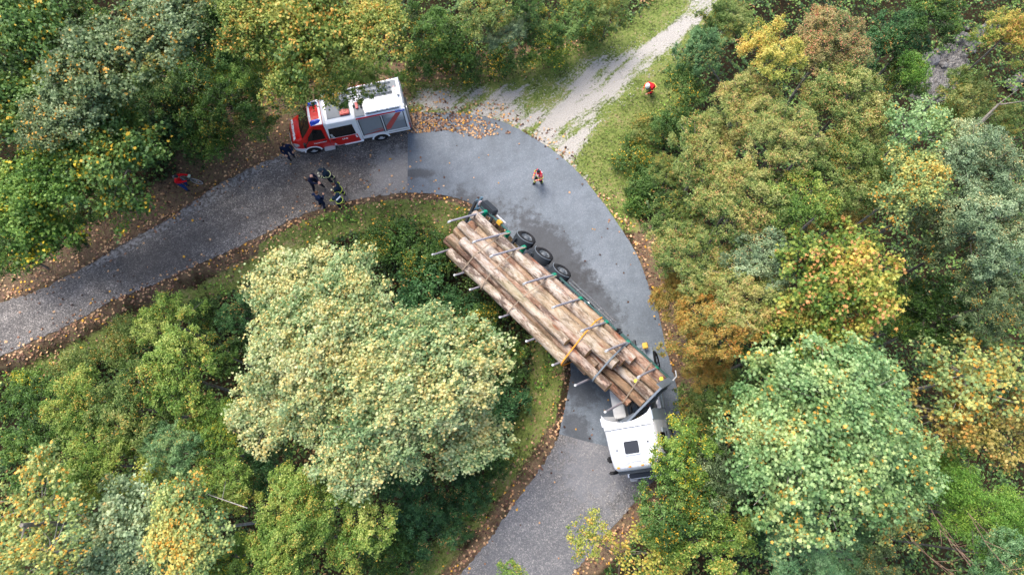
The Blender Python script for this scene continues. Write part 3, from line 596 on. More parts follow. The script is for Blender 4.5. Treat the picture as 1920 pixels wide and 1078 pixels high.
for x in XST:
    m = MB(); m.box((x, 0, 1.31), (.2, 2.3, .1), bev=.01); bk = T_(m, 'bunk', STEEL)
    for s in (1, -1):
        m = MB(); m.box((x, s * 1.16, 1.42), (.2, .2, .3), bev=.03); m.box((x, s * 1.0, 1.36), (.24, .3, .14), bev=.03); m.box((x, s * 1.17, 1.6), (.13, .13, .2), bev=.02); T_(m, 'stake_socket', GREEN)
        m = MB(); m.tube([(x, s * 1.18, 1.4), (x, s * 1.20, 2.6), (x, s * 1.2, 4.1), (x, s * 1.16, 4.22)], [.065, .06, .055, .055], 10)
        st = T_(m, 'stake', STAKE, smooth=True); m = MB(); m.tube([(x, s * 1.195, 4.1), (x, s * 1.15, 4.26)], .06, 10); T_(m, 'stake_tip', PALE, st)
for x in (-2.38 - 1.36, -2.38, -2.38 + 1.36):
    m = MB(); m.cyl((x, -1.0, .52), (x, 1.0, .52), .08); T_(m, 'axle', DARK)
    for s in (1, -1):
        T = MB(); w_ = None
        wheel(trl, (x, s * 1.27, .52), s, .53, .4, TWW, 't', rimm=paint('dull_rim', '5b6166', .6, dirt=.6))
        m = MB(); n = 12; A0 = [R_(20 + 150 * k / n) for k in range(n + 1)]; r = .6
        vs = [(x + r * math.cos(a), s * y, .52 + r * math.sin(a)) for y in (.84, 1.3) for a in A0]; m.add(vs, [(i, i + 1, n + 2 + i, n + 1 + i) for i in range(n)])
        mg = T_(m, 'mudguard', DARK, smooth=True); m = MB(); m.tube([(x + r * math.cos(a), s * 1.31, .52 + r * math.sin(a)) for a in A0], .018, 6); T_(m, 'mudguard_edge', STEEL, mg)
T = MB(); wheel(trl, (1.13, .98, .78), 1, .5, .36, TWW, 't')
m = MB(); m.box((1.13, .3, .9), (.8, .7, .06)); T_(m, 'spare_wheel_carrier', DARK)
for s in (1, -1):
    m = MB()
    for z, y in ((.95, 1.22), (.66, 1.26)):
        for k in range(6): m.box((-.2 + .26 + k * .52, s * y, z), (.52, .035, .1))
    for x in (.4, 1.9, 2.7): m.tube([(x, s * .5, 1.15), (x, s * 1.0, .95), (x, s * 1.24, .9), (x, s * 1.25, .62)], .025, 6)
    T_(m, 'side_guard', CHROME)
    m = MB(); m.box((3.3, s * .8, .7), (.14, .14, .9)); m.box((3.3, s * .8, .25), (.3, .3, .06)); T_(m, 'landing_leg', DARK)
    m = MB(); m.box((3.3, s * 1.05, .9), (.2, .2, .14), bev=.03); m.tube([(3.2, s * 1.1, .85), (3.4, s * 1.22, .8)], .03, 6); T_(m, 'side_lamp', BLACK)
    # rear underrun bar, lamp box and mudflap
    m = MB(); m.box((-6.35, s * 1.2, .95), (.95, .42, .5), bev=.05); bx_ = T_(m, 'tool_box', paint('tool_box_grey', '2c3137', .5, dirt=.2)); m = MB(); m.box((-6.35, s * .97, 1.16), (.85, .06, .06)); m.box((-5.92, s * 1.1, 1.16), (.05, .3, .06)); T_(m, 'frame', STEEL, bx_)
    m = MB(); m.box((-7.0, s * 1.05, .95), (.1, .3, .18), bev=.03); T_(m, 'tail_light', paint('lamp_pale', 'd9c8c8', .3))
    m = MB(); m.box((-5.4, s * 1.2, .9), (.7, .05, .12), bev=.01); T_(m, 'reflector_rail', PALE)
m = MB(); m.box((-7.25, 0, .6), (.12, 2.4, .14), bev=.02); m.box((-7.1, .5, .85), (.1, .1, .5)); m.box((-7.1, -.5, .85), (.1, .1, .5)); m.box((-7.22, .6, 1.0), (.08, 1.1, .16), bev=.01); T_(m, 'rear_bar', paint('blue_grey_steel', '5f7d8e', .5))
m = MB(); m.box((5.2, 1.16, 1.12), (3.2, .10, .22), bev=.02); m.box((1.3, 1.16, 1.16), (4.0, .07, .14), bev=.02); m.box((-5.6, 1.12, 1.16), (2.2, .08, .14), bev=.02); T_(m, 'side_rail', paint('green_grey_steel', '3f5f5c', .55, dirt=.4))
m = MB(); m.box((-5.25, 1.15, 1.18), (.3, .25, .2), bev=.03); T_(m, 'wheel_chock', YEL)
# headboard
m = MB(); hx = 7.0
for k in range(8): m.box((hx, 0, 1.45 + k * .27 + .13), (.05, 2.46, .255), bev=.012)
hb_ = T_(m, 'headboard', paint('headboard_grey', '46525a', .45, dirt=.3))
m = MB(); m.box((hx, 0, 3.64), (.1, 2.52, .05), bev=.01)
for s in (1, -1): m.box((hx, s * 1.25, 2.5), (.12, .06, 2.25), bev=.01); m.box((hx - .15, s * 1.27, 2.5), (.25, .03, 2.2))
for y in (-.6, .1, .8): m.box((hx + .05, y, 2.5), (.05, .08, 2.2))
T_(m, 'headboard_frame', STEEL, hb_)
m = MB(); m.slab([(hx + .04, -.35, 1.9), (hx + .04, .1, 1.9), (hx + .04, .1, 2.15), (hx + .04, -.35, 2.15)], (1, 0, 0), .01); T_(m, 'red_plate', RED, hb_)
m = MB(); m.tube([(hx, 1.0, 1.5), (hx - .05, 1.5, 1.2), (hx - .3, 1.6, .9)], .035, 6); T_(m, 'support_rod', PALE)

# ------------------------------------------------------------------ logs: every log a thing of its own
def log_mat(name, dark, mid, light, moss=.0):
    t = NT(name); co = t.coord('Object'); st = t.n('ShaderNodeMapping', {'Vector': co, 'Scale': (.35, 1, 1)}).outputs[0]
    info = t.n('ShaderNodeObjectInfo').outputs['Random']; off = t.n('ShaderNodeVectorMath', {0: st, 1: (0, 0, 0)}, operation='ADD'); sc = t.n('ShaderNodeCombineXYZ', {0: t.math('MULTIPLY', info, 40.)}); t.link(sc.outputs[0], off.inputs[1]); v = off.outputs[0]
    n1 = t.noise(v, 3.2, 6, .72); n2 = t.noise(v, 14, 5, .7); n3 = t.noise(v, 1.3, 4, .6)
    c = t.ramp(t.math('ADD', t.math('MULTIPLY', n1, .6), t.math('MULTIPLY', n2, .4)), [(.36, lin(dark)), (.46, lin(mid)), (.56, lin(light)), (.68, lin('b5aca1'))])
    wh = t.ramp(n3, [(.5, (0, 0, 0)), (.66, (1, 1, 1))]); c = t.mix(t.math('MULTIPLY', wh, .75), c, lin('b3aa9e')); c = t.mix(t.math('MULTIPLY', t.ramp(t.noise(v, 2.1, 5, .75), [(.52, (0, 0, 0)), (.58, (1, 1, 1))]), .8), c, lin('3c281e')); c = t.mix(t.math('MULTIPLY', t.ramp(t.noise(v, .55, 3), [(.45, (0, 0, 0)), (.6, (1, 1, 1))]), .45), c, lin('a39270'))
    vo = t.n('ShaderNodeTexVoronoi', {'Vector': v, 'Scale': 1.6}).outputs['Distance']; kn = t.ramp(vo, [(.10, (1, 1, 1)), (.2, (0, 0, 0))]); c = t.mix(t.math('MULTIPLY', kn, .75), c, lin('7c4426'))
    ms = t.ramp(t.noise(v, .9, 4, .6), [(.58, (0, 0, 0)), (.66, (1, 1, 1))]); c = t.mix(t.math('MULTIPLY', ms, moss), c, lin('67683c'))
    t.set('Base Color', c); t.set('Roughness', .85); t.bump(t.math('ADD', n1, n2), .7, .03); return t.m
LMS = [log_mat('bark_brown', '45301f', '7d5c49', 'a08673', .1), log_mat('bark_pale', '5d4533', '95806f', 'b7aca0', .35), log_mat('bark_red', '3e271b', '74503a', '99775f', .0)]
t = NT('sawn_end'); co = t.coord('Object'); n1 = t.noise(co, 9, 4); t.set('Base Color', t.ramp(n1, [(.35, lin('8a6640')), (.5, lin('a98655')), (.7, lin('bea173'))])); t.set('Roughness', .8); SAWN = t.m
LOGS = [  # rear (x,y,z), front (x,y,z), radius rear, radius front, material, label
 ((-6.4, .98, 2.02), (5.05, .86, 2.0), .27, .24, 1, 'mossy pale log along the wheel side of the load, nearest the trailer wheels'),
 ((-5.7, .50, 2.12), (4.78, .46, 2.12), .22, .27, 0, 'brown log next inward from the mossy one beside the trailer wheels'),
 ((-6.55, .26, 2.5), (4.65, .30, 2.52), .26, .29, 1, 'long white-barked log with a yellowish sawn end under the grey strap'),
 ((-5.46, -.10, 2.66), (3.34, -.10, 2.76), .22, .27, 0, 'log whose reddish front end stops short under the orange strap'),
 ((-5.6, .02, 3.14), (2.3, -.2, 3.3), .27, .24, 1, 'topmost pale log with the yellow sawn end above the orange strap'),
 ((-6.45, -.50, 3.0), (5.2, -.66, 2.95), .3, .28, 0, 'thick brown log reaching furthest forward in the upper layer'),
 ((-5.9, -.99, 3.34), (2.85, -1.0, 3.36), .24, .25, 1, 'outermost upper log on the inside of the bend ending below the orange strap'),
 ((-2.8, .92, 1.62), (6.82, 1.0, 1.66), .2, .23, 0, 'front log with a yellow paint dot lying against the wheel-side stakes'),
 ((-3.0, .5, 1.65), (6.84, .56, 1.68), .2, .25, 2, 'reddish front log second from the wheel-side stakes at the headboard'),
 ((-3.4, .02, 1.66), (6.8, .04, 1.7), .22, .27, 1, 'pale front log in the middle of the row at the headboard'),
 ((-3.2, -.47, 1.65), (6.78, -.48, 1.68), .2, .25, 2, 'brown front log fourth from the wheel-side stakes at the headboard'),
 ((-3.6, -.95, 1.66), (6.3, -1.0, 1.7), .22, .21, 2, 'thin front log nearest the white storage box'),
 ((-6.65, -.92, 1.7), (3.4, -.92, 2.18), .25, .24, 2, 'low brown log on the inside edge of the load'),
 ((-6.7, -.42, 1.7), (4.3, -.40, 2.2), .25, .22, 0, 'small log end showing between the orange and grey straps'),
 ((-6.55, .08, 1.7), (4.5, .02, 2.2), .24, .2, 2, 'narrow log wedged under the white-barked one'),
 ((-6.6, -.95, 2.25), (3.9, -.92, 2.66), .26, .22, 0, 'brown log under the outermost upper log'),
 ((-6.75, -.35, 2.3), (4.0, -.46, 2.45), .27, .2, 2, 'splintered log end at the tail of the load'),
 ((-6.7, -.9, 2.82), (2.4, -.88, 2.9), .27, .24, 2, 'broken-ended brown log at the back corner of the load'),
]
def logs():
    for i, (a, b, ra, rb_, mi, lab) in enumerate(LOGS):
        A = TWG(*a); B = TWG(*b); L = (B - A).length; m = MB(); n = 20; K = 16; rr = random.Random(i * 3 + 1); vs = []
        bx, by = rr.uniform(-.09, .09), rr.uniform(-.09, .09)
        for k in range(K + 1):
            t_ = k / K; r = ra + (rb_ - ra) * t_
            for j in range(n):
                an = 2 * math.pi * j / n; q_ = r * (1 + .06 * math.sin(2 * an + i) + .05 * math.sin(k * .9 + i * 2) + .035 * math.sin(7 * an + k * 1.3 + i) + rr.uniform(-.025, .025))
                vs.append((t_ * L, q_ * math.cos(an) + bx * math.sin(math.pi * t_), q_ * math.sin(an) + by * math.sin(math.pi * t_)))
        m.add(vs, [(k * n + j, k * n + (j + 1) % n, (k + 1) * n + (j + 1) % n, (k + 1) * n + j) for k in range(K) for j in range(n)])
        # knots
        for _ in range(7):
            t_ = rr.random(); an = rr.random() * 6.28; r = ra + (rb_ - ra) * t_; p = Vector((t_ * L, r * math.cos(an) * .97, r * math.sin(an) * .97)); d = Vector((0, math.cos(an), math.sin(an)))
            m.cyl(p, p + d * .05, .045, .02, n=7)
        ro_ = MB(); o = m.build('log', LMS[mi], None, True)
        o.location = A; o.rotation_mode = 'QUATERNION'; o.rotation_quaternion = (B - A).to_track_quat('X', 'Z')
        tag(o, lab, 'log', 'logs on the trailer')
        for e, x in ((0, -.004), (1, L + .004)):
            s_ = MB(); base = [vs[(0 if e == 0 else K) * n + j] for j in range(n)]; s_.add([(x, y, z) for _, y, z in base] + [(x, by * 0, 0)], [(j, (j + 1) % n, n) for j in range(n)]); s_.build('sawn_end', SAWN, o, fix=False)
        if i in (7, 9):
            p = MB(); an = R_(75); r = rb_; cx_ = L - (.25 if i == 7 else 1.0)
            d_m = Matrix.Translation((cx_, 0, 0)); up = (o.rotation_quaternion.inverted() @ Vector((-.1, 0, 1))).normalized(); up.x = 0; up.normalize(); c0 = Vector((cx_, 0, 0)) + up * (r * 1.04); q_ = up.to_track_quat('Z', 'X')
            p.add([c0 + q_ @ Vector((.09 * math.cos(6.283 * k / 12), .09 * math.sin(6.283 * k / 12), 0)) for k in range(12)], [tuple(range(12))]); p.build('paint_mark', paint('marker_yellow', 'dfe03a', .7, dirt=0), o, fix=False)
logs()
# straps over the load: band following the upper hull of the logs' cross-section
def hull_band(xa, xb, y0, y1, z1a=None):
    pts = []
    for (a, b, ra, rb_, mi, lab) in LOGS:
        xm = (xa + xb) / 2; lo, hi = a[0], b[0]
        if not (lo < xm < hi): continue
        t_ = (xm - lo) / (hi - lo); y = a[1] + (b[1] - a[1]) * t_; z = a[2] + (b[2] - a[2]) * t_; r = ra + (rb_ - ra) * t_ + .025
        for k in range(24): an = 2 * math.pi * k / 24; pts.append((y + r * 1.05 * math.cos(an), z + r * 1.05 * math.sin(an)))
    pts += [(y0, 1.45), (y1, 1.45)]
    pts = sorted(set(pts)); up = []
    for p in pts[::-1]:
        while len(up) >= 2 and (up[-1][0] - up[-2][0]) * (p[1] - up[-2][1]) - (up[-1][1] - up[-2][1]) * (p[0] - up[-2][0]) <= 0: up.pop()
        up.append(p)
    up = [(y0, 1.45)] + [p for p in up if p[1] > 1.5] + [(y1, 1.45)]
    return up
def strap(name, xa, xb, w, mat, lab):
    up = hull_band(xa, xb, 1.27, -1.3); n = len(up); m = MB(); vs = []
    for i, (y, z) in enumerate(up):
        f = (1.27 - y) / 2.57; x = xa + (xb - xa) * f
        for dx in (-w / 2, w / 2): vs.append((x + dx, y, z))
    vs2 = []
    for i, (y, z) in enumerate(up):
        f = (1.27 - y) / 2.57; x = xa + (xb - xa) * f
        for dx in (-w / 2, w / 2): vs2.append((x + dx, y * .985, z - .015))
    m.add(vs + vs2, [(2 * i, 2 * i + 1, 2 * i + 3, 2 * i + 2) for i in range(n - 1)] + [(2 * n + 2 * i, 2 * n + 2 * i + 2, 2 * n + 2 * i + 3, 2 * n + 2 * i + 1) for i in range(n - 1)] + [(2 * i, 2 * i + 2, 2 * n + 2 * i + 2, 2 * n + 2 * i) for i in range(n - 1)] + [(2 * i + 1, 2 * n + 2 * i + 1, 2 * n + 2 * i + 3, 2 * i + 3) for i in range(n - 1)])
    o = m.build(name, mat, None, False, TWG); tag(o, lab, 'strap', 'lashing straps over the load')
strap('strap', -4.3, -4.5, .07, TANW, 'tan lashing strap over the tail end of the logs'); strap('strap', -3.1, -3.0, .07, TANW, 'second tan lashing strap from the tail of the logs')
strap('strap', -.8, -1.0, .06, TANW, 'tan lashing strap over the middle of the logs'); strap('strap', 2.4, 2.9, .06, ORANGE, 'bright orange lashing strap over the logs')
strap('strap', 4.25, 4.5, .08, GREYW, 'blue-grey lashing strap over the front log ends'); strap('strap', 5.7, 6.1, .06, TANW, 'tan lashing strap over the low front logs beside the headboard')

# ------------------------------------------------------------------ people
def person(label, loc, yaw, pose, top, legs, skin='c99a7c', hair=None, hairc='3a281c', helmet=None, vest=None, bands=None, boots='17171a', backpanel=None, gloves=None, parent_z=None):
    s = pose.get('s', 1.0); lean = pose.get('lean', .05); side = pose.get('side', 0); hz = pose.get('hip', .95)
    C = Vector((pose.get('hx', 0), 0, hz)); up = Vector((math.sin(lean), side, math.cos(lean))).normalized(); fw = Vector((math.cos(lean), 0, -math.sin(lean)))
    bend = pose.get('bend', .06); up2 = (up + fw * bend).normalized()
    chest = C + up * .30; sh = chest + up2 * .16; neck = sh + up2 * .08; hd = pose.get('head', .35)
    hup = (up2 * (1 - hd) + Vector((0, 0, 1)) * hd + fw * pose.get('nod', .15)).normalized(); hb = neck + hup * .07; hc = hb + hup * .10; ht = hb + hup * .17
    hfw = (fw - hup * fw.dot(hup)).normalized(); hfw.rotate(Matrix.Rotation(pose.get('turn', 0), 3, hup)); lat = hup.cross(hfw)
    V = []; Rr = []; E_ = []; cat = []
    def add(p, r, par=None, c='t'):
        V.append(p); Rr.append(r); cat.append(c)
        if par is not None: E_.append((par, len(V) - 1))
        return len(V) - 1
    p0 = add(C, (.155, .125)); p1 = add(C + up * .15, (.145, .115), p0); p2 = add(chest, (.165, .125), p1); p3 = add(sh, (.12, .10), p2); p4 = add(neck, (.058, .058), p3, 'h'); p5 = add(hb, (.065, .07), p4, 'h'); p6 = add(hc, (.082, .098), p5, 'h'); p7 = add(ht, (.062, .075), p6, 'h')
    segs = [(C, sh, 0), (neck, ht, 5)]; info = {}
    for k, sd_ in (('L', 1), ('R', -1)):
        S = sh + Vector((0, sd_ * .185, -.03)); hnd = Vector(pose['hand' + k]); d = hnd - S; L = min(d.length, .56); d = d.normalized(); hnd = S + d * L
        h_ = math.sqrt(max(.0, .29 ** 2 - (L / 2) ** 2)); pole = Vector(pose.get('pole' + k, (-.6, sd_ * .7, -.5))); pole = (pole - d * pole.dot(d)).normalized(); el = S + d * L / 2 + pole * h_
        a = add(S, (.068, .068), p3, 'a'); b = add(el, (.05, .05), a, 'a'); c = add(hnd, (.034, .034), b, 'a'); pd = (hnd - el).normalized(); e = add(hnd + pd * .08, (.036, .026), c, 'g')
        segs += [(S, el, 1), (el, hnd, 1), (hnd + pd * .02, hnd + pd * .14, 2)]; info['arm' + k] = (S, el, hnd, pd)
        Hj = C + Vector((0, sd_ * .10, -.04)); ft = Vector(pose['foot' + k]) + Vector((0, 0, .085)); d = ft - Hj; L = min(d.length, .86); d = d.normalized(); ft = Hj + d * L
        h_ = math.sqrt(max(.0004, .435 ** 2 - (L / 2) ** 2)); pole = Vector((1, sd_ * .12, .1)); pole = (pole - d * pole.dot(d)).normalized(); kn = Hj + d * L / 2 + pole * h_
        a = add(Hj, (.098, .098), p0, 'l'); b = add(kn, (.068, .068), a, 'l'); c = add(ft, (.048, .048), b, 'l'); tr_ = pose.get('toe' + k, 0); td = Vector((math.cos(tr_), math.sin(tr_), 0)); e = add(ft + td * .15 + Vector((0, 0, -.045)), (.045, .035), c, 'b')
        segs += [(Hj, kn, 3), (kn, ft + Vector((0, 0, .1)), 3), (ft, ft + td * .16 - Vector((0, 0, .045)), 4), (ft + Vector((0, 0, .08)), ft, 4)]; info['leg' + k] = (Hj, kn, ft)
    me = D.meshes.new('sk'); me.from_pydata([tuple(v) for v in V], E_, []); o = D.objects.new('sk', me); COL.objects.link(o)
    md = o.modifiers.new('s', 'SKIN'); md.use_smooth_shade = True
    Rr = [tuple(q_ * (1.32 if c in 'al' else 1.2 if c in 'tb' else 1.0) for q_ in r) for r, c in zip(Rr, cat)]
    for i, r in enumerate(Rr): me.skin_vertices[0].data[i].radius = r; me.skin_vertices[0].data[i].use_root = (i == 0)
    sb = o.modifiers.new('u', 'SUBSURF'); sb.levels = 2; sb.render_levels = 2
    dg = bpy.context.evaluated_depsgraph_get(); bmz = D.meshes.new_from_object(o.evaluated_get(dg)); D.objects.remove(o); D.meshes.remove(me)
    mb = MB(); mb.add([v.co.copy() for v in bmz.vertices], [tuple(p.vertices) for p in bmz.polygons]); nb = len(mb.f); D.meshes.remove(bmz)
    mi = []
    for f in mb.f:
        c = sum((Vector(mb.v[i]) for i in f), Vector()) / len(f); bd = 9; bk = 0
        for (a, b, k) in segs:
            ab = b - a; t_ = max(0, min(1, (c - a).dot(ab) / ab.length_squared)); dd = (c - a - ab * t_).length - (.05 if k in (0,) else 0)
            if dd < bd: bd = dd; bk = k
        mi.append(bk)
    mb.mi = mi
    # fingers, thumb, nose, ears, eyes
    for k, sd_ in (('L', 1), ('R', -1)):
        S, el, hnd, pd = info['arm' + k]; q = pd.to_track_quat('X', 'Z'); acr = q @ Vector((0, 1, 0)); nrm = q @ Vector((0, 0, -1))
        for j, ln in enumerate((.07, .08, .075, .06)):
            b0 = hnd + pd * .085 + acr * (.033 - j * .022); mb.tube([b0 - pd * .02, b0 + pd * ln * .5, b0 + pd * ln * .85 + nrm * .018, b0 + pd * ln * .95 + nrm * .04], [.011, .010, .009, .007], 6, 2)
        b0 = hnd + pd * .03 + acr * sd_ * .03; mb.tube([b0, b0 + acr * sd_ * .03 + pd * .03, b0 + acr * sd_ * .035 + pd * .06 + nrm * .01], [.013, .011, .008], 6, 2)
    mb.tube([hc + hfw * .085 + hup * .02, hc + hfw * .115 - hup * .015, hc + hfw * .09 - hup * .025], [.012, .016, .01], 6, 5)
    for s_ in (1, -1):
        mb.box(hc + lat * s_ * .085, (.03, .02, .05), 5, bev=.006)
    jm, lm_, sk_, bt = [paint('cloth_' + top, top, .85, dirt=.2, spec=.2), paint('cloth_' + legs, legs, .85, dirt=.2, spec=.2), paint('skin_' + skin, skin, .55, dirt=.05), paint('boot_' + boots, boots, .7)]
    gl = paint('glove_' + gloves, gloves, .8) if gloves else sk_
    root = empty('person', label, 'person', (loc[0], loc[1], loc[2] if len(loc) > 2 else 0), (0, 0, yaw)); root.scale = (s, s, s)
    body = mb.build('body', [jm, jm, gl, lm_, bt, sk_], root, True)
    for s_ in (1, -1):
        m = MB(); p = hc + hfw * .088 + lat * s_ * .032 + hup * .012; m.box(p, (.016, .016, .016), bev=.004); m.build('eye', BLACK, body)
    m = MB(); m.box(hc + hfw * .09 - hup * .045, (.012, .04, .01)); m.build('mouth', paint('lips', '9a5a4e', .6), body)
    Mh = Matrix.Translation(hc) @ Matrix((hfw, lat, hup)).transposed().to_4x4()
    if hair or helmet:
        bm = bmesh.new(); bmesh.ops.create_uvsphere(bm, u_segments=20, v_segments=12, radius=1)
        r = (.112, .098, .105) if not helmet else (.15, .125, .125)
        kill = [v for v in bm.verts if v.co.z < (-.05 if helmet else -.25) + (.55 * max(0, v.co.x) if not helmet else 0)]; bmesh.ops.delete(bm, geom=kill, context='VERTS')
        for v in bm.verts: v.co = Vector((v.co.x * r[0] - .008, v.co.y * r[1], v.co.z * r[2] + .02))
        m = MB(); m.bm(bm, Mh)
        if helmet:
            m.M = Mh; m.tube([(.17 * math.cos(a), .14 * math.sin(a), .015) for a in [2 * math.pi * k / 16 for k in range(17)]], .012, 5); m.box((-.0, 0, .142), (.22, .03, .02), bev=.008); m.M = Matrix()
        m.build('helmet' if helmet else 'hair', paint('h_' + (helmet or hairc), helmet or hairc, .4 if helmet else .9, dirt=.1), root, True)
    if vest:
        # garment shell over the torso, grown from the body's own torso faces
        bm = bmesh.new(); bm.from_mesh(body.data); bm.faces.ensure_lookup_table(); bm.normal_update()
        bmesh.ops.delete(bm, geom=[f for i, f in enumerate(bm.faces) if i >= nb or mi[i] != 0], context='FACES'); bm.normal_update()
        for v in bm.verts: v.co += v.normal * .022
        m = MB(); m.bm(bm); v_ = m.build('vest', paint('vest_' + vest, vest, .7, dirt=.08), root, True)
        m = MB()
        for t_ in (.16, .32):
            c_ = C + up * t_; m.tube([c_ + Vector((.15 * math.cos(a) + .0, .195 * math.sin(a), 0)) for a in [2 * math.pi * k / 20 for k in range(21)]], .022, 5)
        for s_ in (1, -1): m.tube([C + up * .1 + fw * .14 + Vector((0, s_ * .09, 0)), sh + fw * .12 + Vector((0, s_ * .1, .03)), sh + up2 * .075 + Vector((0, s_ * .1, 0)), sh - fw * .15 + Vector((0, s_ * .1, .02)), C + up * .1 - fw * .16 + Vector((0, s_ * .09, 0))], .016, 5)
        m.build('reflective_stripe', paint('reflect_white', 'f4f0f2', .4, dirt=0), v_, True)
    if bands:
        bm_ = paint('band_' + bands, bands, .5, dirt=.05)
        def ring_(c, ax, r):
            m = MB(); q = ax.to_track_quat('Z', 'Y'); n = 16
            m.tube([c + q @ Vector((r * math.cos(6.2832 * k / n), r * math.sin(6.2832 * k / n), 0)) for k in range(n + 1)], .015, 5); m.build('reflective_band', bm_, root, True)
        for k in 'LR':
            S, el, hnd, pd = info['arm' + k]; ring_(S.lerp(el, .55), el - S, .078); ring_(el.lerp(hnd, .72), hnd - el, .056)
            Hj, kn, ft = info['leg' + k]; ring_(kn.lerp(ft, .6), ft - kn, .076)
        m = MB(); c_ = C + up * .06; m.tube([c_ + Vector((.175 * math.cos(a), .215 * math.sin(a), 0)) for a in [2 * math.pi * k / 20 for k in range(21)]], .018, 5); m.build('reflective_band', bm_, root, True)
    if backpanel:
        m = MB(); q = chest - fw * .185 + up * .06; m.box((0, 0, 0), (.03, .34, .09), bev=.008); M2 = Matrix.Translation(q) @ Matrix((fw, Vector((0, 1, 0)), up)).transposed().to_4x4(); m2 = MB(); m2.add([M2 @ Vector(p) for p in m.v], m.f); m2.build('back_panel', paint('panel_' + backpanel, backpanel, .5, dirt=0), root)
    return root, info
UP = (1., .0, 0)
def ppos(px, py): p = at(px, py, 0); return (p.x, p.y, .006)
ST = dict(handL=(.12, .27, .85), handR=(.12, -.27, .85), footL=(0, .13, 0), footR=(0.02, -.13, 0))
# yaw: 0 looks to +x (image right), 90 deg to image top
person('bald person in dark navy uniform standing with legs apart and hands folded, facing the firefighters', ppos(596, 352), R_(-28), dict(lean=.22, hx=-.12, handL=(.38, .05, 1.12), handR=(.40, -.06, 1.10), footL=(.34, .18, 0), footR=(-.05, -.30, 0), nod=.35), '1c2238', '161b2c', skin='d8a48c')
person('brown-haired person in plain navy overalls seen from behind at the grass edge', ppos(606, 387), R_(55), dict(lean=.12, handL=(.2, .34, 1.0), handR=(.32, -.1, 1.1), footL=(-.05, .2, 0), footR=(-.1, -.17, 0)), '1b2a48', '172440', hair=True, hairc='5a3d26')
person('firefighter in dark helmetless hood and striped coat standing nearest the fire engine', ppos(626, 340), R_(195), dict(lean=.3, hx=.1, handL=(.5, .1, 1.12), handR=(.5, -.12, 1.2), footL=(-.02, .15, 0), footR=(-.12, -.14, 0)), '1a2b38', '182430', helmet='1b2a36', bands='dfe6a0', gloves='e8e4c8')
person('dark-haired firefighter with yellow-edged coat standing between two colleagues', ppos(644, 370), R_(170), dict(lean=.18, handL=(.34, .12, 1.05), handR=(.3, -.2, 1.0), footL=(-.0, .14, 0), footR=(-.1, -.16, 0)), '182838', '15222e', hair=True, hairc='4a2f22', bands='d8ea52', gloves='efe6c0')
person('firefighter with a white panel across the back bending at the road edge', ppos(643, 388), R_(140), dict(lean=.42, hx=-.08, handL=(.42, .3, .8), handR=(.45, -.25, .8), footL=(-.1, .16, 0), footR=(.1, -.2, 0)), '1a2c3c', '182631', hair=True, hairc='43302a', bands='dcec60', backpanel='e4e8f0')
person('person in a navy jacket standing in front of the fire engine', ppos(547, 295), R_(-60), dict(lean=.08, handL=(.25, .25, .95), handR=(.28, -.2, .98), footL=(0, .14, 0), footR=(.12, -.14, 0)), '14223e', '1a2740', hair=True, hairc='2c1e18')
person('person in a red and white safety vest walking alone on the fresh asphalt', ppos(1011, 343), R_(215), dict(lean=.14, handL=(.34, .2, 1.1), handR=(.36, -.1, 1.1), footL=(-.16, .1, 0), footR=(.24, -.12, 0)), 'cf5a62', '1f2d2c', hair=True, hairc='141c28', vest='d81826', bands='c8d860')
g_ = atg(1221, 172); person('person in a red jacket and white helmet crouching in the grass beside the gravel track', (g_.x, g_.y, g_.z), R_(215), dict(lean=.75, hip=.62, handL=(.55, .2, .55), handR=(.55, -.2, .55), footL=(.08, .18, 0), footR=(-.12, -.18, 0), nod=.5), 'c8202a', '20283a', helmet='f0f2f0', bands='e0c860')
c_ = atg(352, 350)
person('person in a red jacket and dark cap straddling a bicycle among the fallen leaves', (c_.x - .02, c_.y - .12, c_.z), R_(-8), dict(lean=.22, hx=-.05, handL=(.42, .42, 1.0), handR=(.44, .06, 1.02), footL=(-.02, .16, 0), footR=(.1, -.14, 0), nod=.3), 'c4121e', '1a3a70', hair=True, hairc='101820', gloves='18181c')
